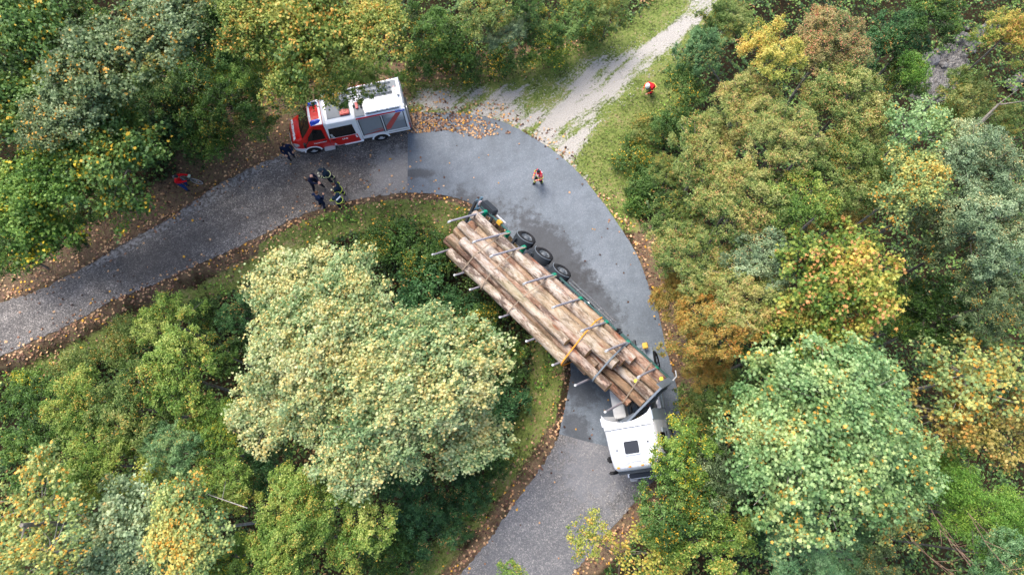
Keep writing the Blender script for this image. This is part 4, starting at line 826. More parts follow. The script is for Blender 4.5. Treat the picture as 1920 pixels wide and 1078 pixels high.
# bicycle under the rider
def bicycle(loc, yaw):
    rt = empty('bicycle', 'silver bicycle with pale tyres held upright on the leaf-covered roadside', 'bicycle', loc, (0, 0, yaw)); fr = paint('bike_frame', '6f7f86', .35, metal=.5)
    for x in (-.52, .53):
        m = MB(); m.tube([(x + .335 * math.cos(a), 0, .35 + .335 * math.sin(a)) for a in [6.28319 * k / 28 for k in range(29)]], .018, 6); w = m.build('wheel', paint('tyre_pale', 'b0acac', .6), rt, True)
        m = MB(); m.tube([(x + .305 * math.cos(a), 0, .35 + .305 * math.sin(a)) for a in [6.28319 * k / 28 for k in range(29)]], .010, 5); m.cyl((x, -.05, .35), (x, .05, .35), .025, n=8)
        for k in range(14): a = 6.28319 * k / 14; m.cyl((x, .03 if k % 2 else -.03, .35), (x + .3 * math.cos(a), 0, .35 + .3 * math.sin(a)), .0025, n=4)
        m.build('rim', CHROME, w)
    m = MB()
    for a, b, r in (((-.52, .05, .35), (-.12, .03, .85), .011), ((-.52, -.05, .35), (-.12, -.03, .85), .011), ((-.52, .05, .35), (-.05, .03, .3), .011), ((-.05, 0, .3), (-.16, 0, .9), .017), ((-.05, 0, .3), (.36, 0, .72), .02), ((-.14, 0, .8), (.36, 0, .84), .018), ((.38, 0, .66), (.33, 0, .98), .018), ((.38, .05, .68), (.53, .05, .35), .012), ((.38, -.05, .68), (.53, -.05, .35), .012)): m.cyl(a, b, r, n=8)
    m.build('frame', fr, rt, True)
    m = MB(); m.tube([(.27, -.3, 1.03), (.34, -.26, 1.02), (.36, 0, 1.0), (.34, .26, 1.02), (.27, .3, 1.03)], .014, 8); m.build('handlebar', BLACK, rt, True)
    m = MB(); m.add([(-.32, -.08, .95), (-.32, .08, .95), (-.05, .025, .96), (.0, 0, .95), (-.05, -.025, .96), (-.2, 0, .97), (-.3, 0, .90), (-.05, 0, .92)], [(0, 4, 5), (4, 3, 5), (3, 2, 5), (2, 1, 5), (1, 0, 5), (0, 6, 7, 4), (1, 2, 7, 6), (0, 1, 6), (4, 7, 3), (2, 3, 7)]); m.build('saddle', BLACK, rt, True)
    m = MB(); m.cyl((-.05, .02, .3), (-.05, .035, .3), .09, n=16); m.cyl((-.05, .05, .3), (.08, .06, .18), .009, n=6); m.box((.08, .11, .18), (.09, .1, .02)); m.cyl((-.05, -.05, .3), (-.18, -.06, .42), .009, n=6); m.box((-.18, -.11, .42), (.09, .1, .02)); m.build('crank', DARK, rt)
    m = MB(); m.box((.4, 0, 1.02), (.14, .2, .12), bev=.03); m.build('handlebar_bag', paint('bag_teal', '9fb8ae', .8), rt)
bicycle((c_.x + .12, c_.y + .24, c_.z), R_(-10))

# ------------------------------------------------------------------ vegetation
MAPLE = np.array([(0, -.5), (.16, -.28), (.46, -.36), (.34, -.04), (.56, .2), (.22, .18), (0, .58), (-.22, .18), (-.56, .2), (-.34, -.04), (-.46, -.36), (-.16, -.28)])
OVAL = np.array([(0, -.5), (.32, -.1), (.2, .35), (0, .55), (-.2, .35), (-.32, -.1)])
DIAM = np.array([(0, -.55), (.36, 0), (0, .55), (-.36, 0)])
NARR = np.array([(0, -.5), (.13, 0), (0, .5), (-.13, 0)])
def frames(n, rng):
    """orthonormal frames for normals n"""
    r = rng.normal(size=n.shape); a = r - n * (r * n).sum(1, keepdims=True); a /= np.linalg.norm(a, axis=1, keepdims=True) + 1e-9; b = np.cross(n, a); return a, b
def crown_data(seed, R, NB, NC, NL, size, tpl, flat=.75, blob=.30, cr=.42, rnd=.55, pinn=False, gap=.25, fill=.25):
    rng = np.random.default_rng(seed); i = np.arange(NB); th = i * 2.39996 + rng.normal(0, .35, NB); rr = R * .80 * np.sqrt((i + .5) / NB) * rng.uniform(.8, 1.26, NB)
    bz = R * flat * np.sqrt(np.clip(1 - (rr / R) ** 2, 0, 1)) * rng.uniform(1 - gap * 1.4, 1.0, NB) ; B = np.stack([rr * np.cos(th), rr * np.sin(th), bz - R * blob * .6], 1)
    br = R * blob * rng.uniform(.65, 1.25, NB)
    d = rng.normal(size=(NB, NC, 3)); d[..., 2] = np.abs(d[..., 2]) * .9 - .25; d += .45 * np.stack([np.cos(th), np.sin(th), 0 * th], 1)[:, None, :] * (rr / R)[:, None, None]; d /= np.linalg.norm(d, axis=2, keepdims=True)
    Cc = B[:, None] + d * (br[:, None, None] * rng.uniform(.55, 1.2, (NB, NC, 1))) * np.array([1, 1, .75]); Cc = Cc.reshape(-1, 3); dn = d.reshape(-1, 3)
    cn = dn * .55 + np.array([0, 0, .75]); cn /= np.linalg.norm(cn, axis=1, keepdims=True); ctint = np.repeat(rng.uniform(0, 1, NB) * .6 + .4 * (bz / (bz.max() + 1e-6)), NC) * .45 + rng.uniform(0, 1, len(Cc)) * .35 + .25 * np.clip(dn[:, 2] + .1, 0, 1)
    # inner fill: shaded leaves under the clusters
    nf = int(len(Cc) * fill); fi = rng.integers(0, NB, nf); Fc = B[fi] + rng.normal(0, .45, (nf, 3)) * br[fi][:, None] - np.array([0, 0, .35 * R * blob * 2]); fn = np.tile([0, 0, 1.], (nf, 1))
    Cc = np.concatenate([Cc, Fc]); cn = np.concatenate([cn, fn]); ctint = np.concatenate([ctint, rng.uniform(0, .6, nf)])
    n = len(Cc); a, b = frames(cn, rng); c2 = cr * rng.uniform(.6, 1.3, (n, 1))
    if pinn:
        # fronds: NL leaves in each cluster set in pairs along a few drooping axes
        nfr = 5; per = NL // nfr; fa = (np.arange(nfr) / nfr * 6.283)[None, :] + rng.uniform(0, 6.28, (n, 1)); fd = np.cos(fa)[..., None] * a[:, None] + np.sin(fa)[..., None] * b[:, None]; sd_ = np.cross(np.broadcast_to(cn[:, None], fd.shape), fd)
        t = (np.arange(per) // 2 + .6) / (per / 2); sg = np.where(np.arange(per) % 2, 1, -1)
        P = Cc[:, None, None] + fd[:, :, None] * (t * cr * 1.2)[None, None, :, None] + sd_[:, :, None] * (sg * size * .42 * (1.15 - .5 * t))[None, None, :, None] - cn[:, None, None] * (t * t * cr * .25)[None, None, :, None]
        up_ax = (sd_[:, :, None] * sg[None, None, :, None] + fd[:, :, None] * .45); N_ = np.broadcast_to(cn[:, None, None], P.shape); P = P.reshape(-1, 3); N_ = N_.reshape(-1, 3) + rng.normal(0, .15, (len(P), 3)); bx = up_ax.reshape(-1, 3); bx /= np.linalg.norm(bx, axis=1, keepdims=True); N_ /= np.linalg.norm(N_, axis=1, keepdims=True); ax = np.cross(bx, N_); per_c = nfr * per
        A_, B_ = ax, bx
    else:
        per_c = NL; ra = np.minimum(np.abs(rng.normal(0, .55, (n, NL))), 1.5) * c2; an = rng.uniform(0, 6.283, (n, NL))
        P = Cc[:, None] + a[:, None] * (ra * np.cos(an))[..., None] + b[:, None] * (ra * np.sin(an))[..., None] + cn[:, None] * (rng.normal(0, .34, (n, NL)) * c2 - .3 * ra * ra / c2)[..., None]
        P = P.reshape(-1, 3); N_ = np.repeat(cn, NL, 0) + rng.normal(0, rnd, (len(P), 3)); N_ /= np.linalg.norm(N_, axis=1, keepdims=True); A_, B_ = frames(N_, rng)
    s = size * rng.uniform(.65, 1.2, (len(P), 1, 1)); L = len(tpl)
    V = P[:, None] + (A_[:, None] * tpl[None, :, 0:1] + B_[:, None] * tpl[None, :, 1:2]) * s
    if L > 5: V = V - N_[:, None] * (np.abs(tpl[None, :, 0:1]) * .35) * s      # slightly folded leaf
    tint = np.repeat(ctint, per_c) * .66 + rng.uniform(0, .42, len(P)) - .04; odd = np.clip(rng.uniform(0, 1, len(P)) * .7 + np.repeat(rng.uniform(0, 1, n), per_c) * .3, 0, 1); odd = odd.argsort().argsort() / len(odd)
    return V.reshape(-1, 3), L, len(P), tint, odd, B, br
SPEC = {
 'maple_big': dict(R=5.0, NB=64, NC=10, NL=42, size=.175, tpl=MAPLE, cr=.62, blob=.21, flat=.8, gap=.20, rnd=.7),
 'maple_mid': dict(R=3.0, NB=30, NC=8, NL=38, size=.175, tpl=MAPLE, cr=.55, blob=.26, flat=.85, gap=.24, rnd=.7),
 'maple_thin': dict(R=3.0, NB=22, NC=7, NL=16, size=.20, tpl=MAPLE, cr=.55, blob=.28, flat=.8, fill=.1, gap=.3, rnd=.7),
 'fine_big': dict(R=4.5, NB=60, NC=11, NL=54, size=.135, tpl=OVAL, cr=.40, blob=.17, flat=.9, gap=.42, rnd=.6),
 'fine_mid': dict(R=2.8, NB=32, NC=9, NL=48, size=.12, tpl=OVAL, cr=.33, blob=.21, flat=.95, gap=.44, rnd=.6),
 'tiny_mid': dict(R=2.8, NB=36, NC=10, NL=66, size=.10, tpl=DIAM, cr=.32, blob=.21, flat=.95, gap=.42, rnd=.65),
 'rowan': dict(R=2.6, NB=20, NC=6, NL=60, size=.12, tpl=NARR * np.array([1.6, 1]), cr=.36, blob=.28, flat=.7, pinn=True, fill=.5),
 'feather': dict(R=2.8, NB=40, NC=10, NL=60, size=.12, tpl=NARR * np.array([1.3, 1]), cr=.42, blob=.22, flat=.9, rnd=.95, gap=.35),
 'shrub': dict(R=1.5, NB=14, NC=9, NL=44, size=.10, tpl=OVAL, cr=.34, blob=.36, flat=.8, gap=.3, rnd=.75),
 'bramble': dict(R=1.6, NB=16, NC=8, NL=24, size=.14, tpl=OVAL, cr=.4, blob=.36, flat=.6, gap=.3, rnd=.7),
}
CR = {}
def crown_mesh(kind, var):
    key = (kind, var)
    if key not in CR:
        V, L, F, ti, od, B, br = crown_data(hash(kind) % 1 + 100 * list(SPEC).index(kind) + var * 7 + 11, **SPEC[kind])
        m_ = fast_mesh('crown', V, L, F, ti, od); m_.materials.append(None); CR[key] = (m_, B, br, SPEC[kind]['R'])
    return CR[key]
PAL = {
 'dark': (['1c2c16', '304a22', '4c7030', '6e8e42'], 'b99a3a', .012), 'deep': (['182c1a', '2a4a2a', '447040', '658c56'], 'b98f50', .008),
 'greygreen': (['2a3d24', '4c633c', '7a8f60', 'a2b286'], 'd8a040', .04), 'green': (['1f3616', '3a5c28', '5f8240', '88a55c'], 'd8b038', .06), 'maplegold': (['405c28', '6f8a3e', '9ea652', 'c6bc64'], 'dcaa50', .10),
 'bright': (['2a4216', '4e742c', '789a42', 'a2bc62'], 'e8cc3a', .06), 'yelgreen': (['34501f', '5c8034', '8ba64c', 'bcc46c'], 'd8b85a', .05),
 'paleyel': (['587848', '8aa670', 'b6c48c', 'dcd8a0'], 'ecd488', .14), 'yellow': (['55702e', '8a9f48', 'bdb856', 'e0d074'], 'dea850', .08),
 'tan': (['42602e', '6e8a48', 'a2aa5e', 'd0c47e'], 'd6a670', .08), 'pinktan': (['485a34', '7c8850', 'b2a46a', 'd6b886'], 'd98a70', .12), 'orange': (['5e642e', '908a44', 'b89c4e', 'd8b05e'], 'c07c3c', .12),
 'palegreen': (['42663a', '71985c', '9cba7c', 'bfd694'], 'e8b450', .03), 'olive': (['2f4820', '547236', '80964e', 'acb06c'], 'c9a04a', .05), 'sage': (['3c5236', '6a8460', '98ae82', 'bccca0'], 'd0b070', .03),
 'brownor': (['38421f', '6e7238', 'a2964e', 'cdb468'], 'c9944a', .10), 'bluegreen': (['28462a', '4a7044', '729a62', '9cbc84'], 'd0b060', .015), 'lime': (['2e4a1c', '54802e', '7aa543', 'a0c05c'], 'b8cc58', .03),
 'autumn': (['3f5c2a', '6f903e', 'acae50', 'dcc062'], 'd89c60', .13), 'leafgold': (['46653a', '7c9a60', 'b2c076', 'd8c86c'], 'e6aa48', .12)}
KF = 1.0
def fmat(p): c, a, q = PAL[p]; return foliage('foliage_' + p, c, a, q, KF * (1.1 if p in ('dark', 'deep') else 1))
BK = bark('bark_grey', '4b463e', '8a8275'); BKL = bark('bark_pale_grey', '77736a', 'b0aaa0'); BKB = bark('bark_twig', '5b4433', '8f7660')
tr_rng = random.Random(11)
OG = opn.reshape(ny, nx)
def openness(x, y): return float(OG[min(ny - 1, max(0, int(np.searchsorted(YS, y)))), min(nx - 1, max(0, int(np.searchsorted(XS, x))))])
PC = at(600, 760)
def outward(x, y):
    if sdist(np.array([[x, y]]), POCKET)[0] < 0: v = Vector((PC.x - x, PC.y - y)); return v.normalized() if v.length > .1 else Vector((-1, 0))
    if x > 3 and y < 25: return Vector((1, -.05))
    if x < -8: return Vector((-.45, .9)).normalized()
    return Vector((.05, 1)) if x < 9 else Vector((1, .3)).normalized()
def tree(cx, cy, rpx, z, kind, pal, label, cat='tree', name=None, dx=0, dy=0, group=None, vz=1.0):
    m_, B, br, R0 = crown_mesh(kind, tr_rng.randint(0, 1))
    R = rpx * (CAM_H - z) / FPX; sc = R / R0; ctr = at(cx, cy, z); gx, gy = ctr.x + dx, ctr.y + dy
    if not (dx or dy):
        # a crown that overhangs the road stands on a stem rooted behind the verge
        dv = outward(gx, gy)
        for st_ in range(24):
            if openness(gx, gy) > (1.3 if z > 3 else -9): break
            gx += .5 * dv.x; gy += .5 * dv.y
    g0 = zg(gx, gy)
    zc = max(z - .45 * R, g0 + .1 * R)
    small = cat in ('shrub', 'bush', 'bramble')
    rt = empty(name or ('shrub' if small else 'tree'), label, cat, (gx, gy, g0), group=group)
    c = D.objects.new('crown', m_); link(c, rt); c.location = (ctr.x - gx, ctr.y - gy, zc - g0); ang = tr_rng.uniform(0, 6.28); c.rotation_euler = (0, 0, ang)
    e_ = tr_rng.uniform(.9, 1.16) if z > 3 else 1.0; c.scale = (sc * e_ * tr_rng.uniform(.96, 1.06), sc / e_ * tr_rng.uniform(.98, 1.1), sc * vz * tr_rng.uniform(.9, 1.15))
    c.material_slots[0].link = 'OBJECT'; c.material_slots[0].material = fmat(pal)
    m = MB(); H = zc - g0; r0 = max(.02, .035 * R + .01) if not small else .025; cc = Vector(c.location); Mx = Matrix.Rotation(ang, 3, 'Z')
    hub = cc + Vector((0, 0, -.05 * R)); pts = [(0, 0, -.15), (hub.x * .15 + .05, hub.y * .15, H * .3), (hub.x * .6, hub.y * .6, H * .7), tuple(hub)]
    if H > .3: m.tube(pts, [r0 * 1.3, r0, r0 * .85, r0 * .7], 8)
    for i in range(0, len(B), 1 if not small else 2):
        e = cc + (Mx @ Vector(B[i])) * sc * .98; mid = hub.lerp(e, .5) + Vector((tr_rng.uniform(-.1, .1) * R, tr_rng.uniform(-.1, .1) * R, -.05 * R))
        m.tube([hub, mid, e, e + (e - mid) * .35], [r0 * .42, r0 * .28, r0 * .14, r0 * .05], 5)
    m.build('trunk', BKL if pal in ('paleyel', 'palegreen', 'leafgold') else BK, rt, True, fix=False)
    return rt
TREES = [
 # upper left woods
 (55, 55, 120, 9, 'maple_mid', 'green', 'green maple with scattered yellow leaves in the far upper left corner'), (160, 110, 110, 10, 'maple_mid', 'greygreen', 'grey-green tree standing out lightest in the upper left woods'),
 (15, 200, 110, 8, 'maple_mid', 'green', 'green tree at the left edge a fifth of the way down'), (190, 285, 115, 8, 'maple_mid', 'green', 'round green maple speckled with yellow left of the dark hollow'),
 (95, 215, 80, 9.5, 'maple_mid', 'greygreen', 'pale grey-green crown over the speckled green maples'), (85, 330, 95, 8, 'maple_mid', 'bright', 'yellow-flecked maple touching the left edge above the pale maple'),
 (30, 385, 100, 7, 'maple_mid', 'bright', 'light green maple at the left edge just above the road'), (300, 35, 100, 10, 'maple_mid', 'greygreen', 'grey-green crown at the top edge right of the corner trees'),
 (265, 125, 85, 9, 'fine_mid', 'olive', 'olive crown with brownish leaf clusters above the dark hollow'), (395, 55, 85, 9, 'fine_mid', 'green', 'mid-green tree between the grey crown and the yellow maple at the top'),
 (440, 120, 60, 8, 'tiny_mid', 'bright', 'small fine-leaved light green tree below the yellow maple'), (455, 20, 85, 10, 'maple_mid', 'maplegold', 'yellow and orange maple at the top edge left of the overhanging tree'),
 (575, 45, 115, 10, 'maple_mid', 'maplegold', 'large yellow-green maple at the top edge above the fire engine'), (690, 45, 88, 10, 'maple_mid', 'maplegold', 'orange-flecked maple crown at the top right of the fire engine'),
 (560, 140, 78, 8.5, 'maple_mid', 'maplegold', 'light maple crown just above the fire engine cab'), (636, 156, 56, 6, 'tiny_mid', 'bright', 'fine-leaved branch crown hanging over the fire engine roof'),
 (545, 185, 40, 6.5, 'maple_thin', 'leafgold', 'yellow-tipped spray of maple leaves over the red cab'), (330, 150, 90, 4, 'fine_mid', 'dark', 'dark tree in the hollow below the grey-green crowns'),
 (430, 185, 80, 4, 'fine_mid', 'dark', 'dark green tree left of the overhanging maple'), (300, 215, 80, 2.5, 'fine_mid', 'deep', 'deep green bush in the shaded hollow'),
 (380, 255, 60, 2, 'shrub', 'dark', 'dark shrub at the edge of the leaf-covered bank'), (272, 272, 46, 2, 'shrub', 'deep', 'blue-green shrub above the cyclist'),
 (210, 372, 48, 5, 'maple_thin', 'bright', 'light green sapling leaning over the leafy bank'), (110, 430, 60, 2.5, 'fine_mid', 'dark', 'dark shrubby tree on the bank above the road at left'),
 (20, 470, 55, 3, 'shrub', 'dark', 'dark bush at the left edge beside the leafy bank'), (470, 215, 45, 3, 'shrub', 'olive', 'olive bush near the fire engine bonnet'), (500, 100, 60, 5, 'fine_mid', 'dark', 'dark undertree between the two yellow maples'),
 (230, 195, 70, 5, 'fine_mid', 'dark', 'dark crown in the gap left of the hollow'), (130, 10, 80, 8, 'fine_mid', 'dark', 'dark green crown on the top edge near the left corner'),
 (690, 130, 50, 6, 'tiny_mid', 'yelgreen', 'small yellow-green crown above the rear of the fire engine'),
 # top middle
 (790, 40, 65, 4.5, 'fine_mid', 'dark', 'dark green tree right of the orange-flecked maple at the top'), (845, 70, 62, 3, 'bramble', 'dark', 'broad-leaved dark bush in the top middle hedge', 'bush'),
 (905, 20, 60, 5, 'fine_mid', 'olive', 'brownish-green tree on the top edge in the middle'), (945, 50, 52, 4, 'tiny_mid', 'sage', 'pale sage bush in the middle of the top hedge'),
 (1010, 45, 55, 3.5, 'fine_mid', 'green', 'green bush right of the pale sage one at the top'), (1075, 30, 55, 3.5, 'fine_mid', 'green', 'green bush at the top hedge nearer the gravel track'),
 (1140, 15, 50, 3, 'tiny_mid', 'olive', 'olive bush at the top beside the gravel track'), (800, 105, 45, 2, 'shrub', 'dark', 'low dark shrub behind the fire engine verge', 'shrub'),
 (870, 112, 42, 1.5, 'bramble', 'green', 'low green bramble at the front of the top hedge', 'bramble'), (945, 100, 45, 1.6, 'bramble', 'green', 'bright low bramble at the middle of the top hedge front', 'bramble'),
 (1030, 85, 45, 1.6, 'bramble', 'bright', 'bright green bramble nearest the gravel track', 'bramble'), (1105, 55, 38, 1.5, 'shrub', 'green', 'small green shrub at the right end of the top hedge', 'shrub'),
 (760, 140, 30, 1.2, 'shrub', 'dark', 'small dark shrub just behind the fire engine', 'shrub'), (985, 5, 45, 5, 'fine_mid', 'dark', 'dark tree cut by the top edge in the middle'),
 # right woods
 (1320, 90, 60, 4, 'tiny_mid', 'bluegreen', 'blue-green tree right of the end of the gravel track'), (1290, 150, 45, 3, 'shrub', 'green', 'green bush below the blue-green tree', 'bush'), (1370, 30, 55, 4, 'tiny_mid', 'olive', 'olive bush at the top edge right of the track'),
 (1455, 85, 75, 10, 'fine_mid', 'yellow', 'bright yellow crown at the top of the right-hand woods'), (1565, 70, 95, 9, 'fine_big', 'pinktan', 'pinkish tan crown beside the bright yellow one'), (1410, 190, 85, 9, 'fine_big', 'tan', 'tan and yellow crown below the bright yellow tree'),
 (1590, 190, 100, 9, 'fine_big', 'tan', 'broad tan-green crown left of the stream gully'), (1480, 250, 90, 10, 'fine_big', 'tan', 'tan-yellow crown in the middle of the right-hand woods'), (1330, 280, 85, 8, 'fine_big', 'tan', 'olive-tan crown nearest the grassy slope'),
 (1590, 320, 90, 9, 'fine_big', 'olive', 'olive crown with pale gaps in the right-hand woods'), (1400, 370, 100, 9, 'fine_big', 'tan', 'large olive-yellow crown level with the log trailer'), (1500, 370, 75, 9.5, 'fine_mid', 'yelgreen', 'yellow-green crown left of the brown bare patch'),
 (1270, 400, 62, 6, 'fine_mid', 'olive', 'olive crown overhanging the outside of the bend'), (1300, 480, 85, 8, 'fine_big', 'tan', 'tan-green crown beside the middle of the bend'), (1270, 545, 56, 6.5, 'tiny_mid', 'orange', 'orange-brown beech overhanging the road by the log trailer'),
 (1342, 608, 84, 8, 'tiny_mid', 'orange', 'rust-orange beech beside the trailer headboard'), (1325, 690, 52, 5, 'tiny_mid', 'orange', 'small orange beech just above the lorry cab'), (1400, 560, 90, 8.5, 'fine_big', 'tan', 'soft tan-green crown behind the orange beeches'),
 (1440, 480, 75, 9, 'fine_mid', 'sage', 'pale green crown left of the orange maple'), (1450, 650, 70, 7, 'fine_mid', 'green', 'green crown between the orange beech and the big pale maple'), (1580, 520, 118, 10, 'maple_mid', 'autumn', 'yellow-orange maple with reddish leaf clusters in the right-hand woods'),
 (1540, 610, 80, 9, 'maple_mid', 'autumn', 'lower crown of yellow-orange leaves above the big pale maple'), (1580, 410, 60, 4, 'fine_mid', 'brownor', 'brown fading tree in the gap above the yellow-orange maple'), (1730, 230, 70, 10, 'maple_thin', 'palegreen', 'pale large-leaved maple beside the stream gully'),
 (1715, 340, 75, 10, 'maple_mid', 'leafgold', 'pale green maple with golden leaves left of the pale ash'), (1850, 300, 105, 10, 'fine_big', 'sage', 'pale sage tree at the right below the fallen trunk'), (1870, 420, 105, 10, 'fine_big', 'sage', 'pale green tree at the right edge at mid height'),
 (1780, 430, 75, 8, 'fine_mid', 'greygreen', 'grey-green crown between the pale maple and the right edge'), (1880, 560, 85, 9, 'fine_big', 'greygreen', 'soft green tree at the right edge below mid height'), (1770, 580, 80, 5, 'fine_mid', 'dark', 'dark green tree in the hollow right of the orange maple'),
 (1700, 600, 55, 4, 'fine_mid', 'dark', 'darkest tree in the hollow beside the yellow-orange maple'), (1845, 700, 105, 8, 'maple_thin', 'leafgold', 'sparse golden maple with bare twigs at the right edge'), (1800, 770, 95, 7, 'maple_thin', 'brownor', 'brown and orange thin-leaved tree right of the big pale maple'),
 (1890, 800, 80, 7, 'maple_thin', 'brownor', 'orange-brown tree cut by the right edge'), (1690, 60, 75, 4, 'fine_mid', 'deep', 'deep green tree at the top edge left of the stream gully'), (1760, 15, 70, 6, 'fine_mid', 'dark', 'dark green tree at the top edge over the gully'),
 (1700, 140, 50, 3, 'fine_mid', 'dark', 'dark green bush above the lime bush by the stream'), (1715, 125, 35, 5, 'shrub', 'lime', 'bright lime bush beside the stream gully', 'bush'), (1895, 60, 62, 8, 'fine_mid', 'autumn', 'orange and green tree in the upper right corner'),
 (1820, 170, 60, 5, 'tiny_mid', 'olive', 'olive bush growing below the stream rocks'), (1880, 225, 45, 4, 'tiny_mid', 'olive', 'olive bush at the right edge under the rocks'), (1780, 215, 38, 4, 'shrub', 'bright', 'green bush with yellow leaves above the fallen trunk', 'bush'),
 (1650, 300, 55, 6, 'fine_mid', 'olive', 'olive bush tree left of the pale large-leaved maple'), (1560, 820, 185, 9, 'maple_big', 'palegreen', 'biggest pale mint-green maple in the lower right'), (1590, 735, 110, 10.5, 'maple_mid', 'palegreen', 'upper crown of a mint-green maple below the yellow-orange one'),
 (1680, 850, 90, 8, 'maple_mid', 'palegreen', 'mint-green maple crown at the right side of the biggest pale maple'), (1440, 800, 80, 8.5, 'maple_mid', 'palegreen', 'mint-green maple crown nearest the lorry cab'), (1290, 852, 70, 6.5, 'fine_mid', 'bright', 'light green tree overhanging the lorry cab'),
 (1270, 940, 80, 6, 'fine_mid', 'green', 'green tree below the lorry cab by the road'), (1340, 900, 72, 6, 'fine_mid', 'greygreen', 'grey-green tree between the cab and the biggest pale maple'), (1330, 1010, 90, 5.5, 'fine_mid', 'yelgreen', 'yellow-green tree at the bottom edge right of the road'),
 (1440, 985, 60, 4, 'fine_mid', 'deep', 'deep green tree in the hollow at the bottom right'), (1510, 1015, 72, 7, 'rowan', 'bluegreen', 'feathery blue-green rowan at the bottom edge'), (1600, 1040, 60, 5, 'rowan', 'bluegreen', 'second feathery rowan under the pale maple at the bottom edge'),
 (1230, 1040, 60, 4.5, 'maple_thin', 'yellow', 'yellow-leaved sapling at the bottom edge by the road'), (1105, 1005, 42, 5.5, 'maple_thin', 'yellow', 'sparse yellow sapling reaching over the lower road', 'tree', 'sapling', 2.6, -1.6), (1850, 965, 95, 7, 'feather', 'lime', 'feathery lime-green tree in the lower right corner'),
 (1780, 900, 55, 5, 'feather', 'lime', 'small feathery lime tree left of the corner one'), (1900, 1045, 55, 8, 'fine_mid', 'bluegreen', 'blue-green crown in the bottom right corner'), (1680, 980, 60, 5, 'maple_thin', 'leafgold', 'thin golden-leaved tree among the bare twigs at the bottom right'),
 (1650, 1060, 50, 5, 'fine_mid', 'greygreen', 'grey-green bush at the bottom edge below the rowans'), (1370, 740, 55, 5, 'fine_mid', 'olive', 'olive tree between the orange beech and the pale maple'), (1310, 765, 42, 3, 'shrub', 'olive', 'olive shrub beside the lorry cab', 'shrub'),
 (1210, 240, 36, .9, 'shrub', 'olive', 'low olive shrub on the grassy slope by the bend', 'shrub'), (1190, 290, 40, .8, 'bramble', 'green', 'green bramble on the grassy slope by the bend', 'bramble'), (1215, 330, 42, .8, 'shrub', 'green', 'round green shrub near the outside of the bend', 'shrub'),
 (1200, 375, 36, .6, 'bramble', 'dark', 'dark bramble close to the outside road edge', 'bramble'), (1250, 240, 42, 1.5, 'fine_mid', 'green', 'green bush below the crouching person'), (1255, 320, 42, 2.5, 'tiny_mid', 'olive', 'olive bush between grassy slope and tan crowns'), (1280, 215, 42, 2.5, 'shrub', 'green', 'green shrub right of the crouching person', 'shrub'),
 # lower left woods
 (600, 640, 150, 8.5, 'maple_big', 'paleyel', 'largest pale yellow maple inside the bend'), (780, 700, 150, 9, 'maple_big', 'paleyel', 'pale yellow maple crown left of the log trailer'), (680, 800, 135, 8, 'maple_big', 'paleyel', 'pale yellow-green maple crown at the foot of the largest one'),
 (545, 530, 85, 7, 'maple_mid', 'paleyel', 'pale yellow crown nearest the road inside the bend'), (660, 545, 85, 8, 'maple_mid', 'paleyel', 'pale yellow maple top beside the ivy-dark bushes'), (870, 800, 85, 6.5, 'maple_mid', 'paleyel', 'pale maple crown closest to the grass verge and cab'), (500, 760, 75, 7, 'maple_mid', 'paleyel', 'pale dusty yellow crown at the left of the largest maple'),
 (740, 450, 48, .4, 'bramble', 'dark', 'dark bramble inside the bend above the pale maples', 'bramble'), (700, 460, 36, .3, 'shrub', 'green', 'green shrub at the grass verge inside the bend', 'shrub'), (800, 480, 50, .2, 'shrub', 'green', 'green shrub left of the trailer tail', 'shrub'),
 (790, 540, 55, .2, 'bramble', 'deep', 'deep green bramble beside the trailer tail stakes', 'bramble'), (860, 570, 42, -.3, 'shrub', 'deep', 'blue-green shrub under the middle of the trailer', 'shrub'), (900, 610, 42, .5, 'shrub', 'green', 'green shrub below the inside stakes of the trailer', 'shrub'), (945, 670, 48, 1, 'fine_mid', 'dark', 'dark green bush by the verge left of the orange strap', 'bush'),
 (940, 750, 52, .6, 'shrub', 'deep', 'deep green bush at the verge left of the storage box', 'bush'), (905, 850, 52, 1, 'fine_mid', 'dark', 'dark green bush at the verge below the pale maples', 'bush'), (860, 930, 55, 1, 'fine_mid', 'deep', 'deep green bush further down the lower verge', 'bush'), (800, 990, 62, 1.5, 'fine_mid', 'deep', 'blue-green bush near the bottom of the lower verge', 'bush'), (730, 1050, 60, 1.5, 'fine_mid', 'dark', 'dark bush at the bottom edge beside the verge', 'bush'), (760, 930, 55, 2, 'fine_mid', 'deep', 'deep green tree in the shade below the pale maples'),
 (455, 590, 48, 2, 'fine_mid', 'deep', 'dark tree left of the pale crown nearest the road'), (410, 660, 48, 3, 'fine_mid', 'dark', 'dark green tree between the yellow-green tree and the pale maples'), (310, 600, 62, 3, 'fine_mid', 'yelgreen', 'yellow-green bush by the inner roadside bank'), (330, 700, 85, 6, 'fine_mid', 'yelgreen', 'bright yellow-green tree in the lower left woods'),
 (230, 640, 48, 1, 'shrub', 'olive', 'olive shrub on the inner bank by the road', 'shrub'), (240, 760, 85, 5, 'tiny_mid', 'olive', 'olive tree left of the bright yellow-green one'), (140, 760, 75, 4, 'tiny_mid', 'yelgreen', 'fine-leaved yellowish tree near the lower left bank'), (50, 780, 72, 2.5, 'fine_mid', 'dark', 'dark bush at the left edge below the road'),
 (60, 860, 75, 3.5, 'fine_mid', 'dark', 'dark green tree at the left edge in the lower woods'), (180, 870, 78, 5, 'tiny_mid', 'yelgreen', 'finely leaved olive-yellow tree left of the blue-grey one'), (320, 840, 60, 5.5, 'tiny_mid', 'bluegreen', 'blue-grey bush in the middle of the lower left woods'), (400, 800, 55, 5, 'tiny_mid', 'bright', 'bright green tree right of the blue-grey bush'),
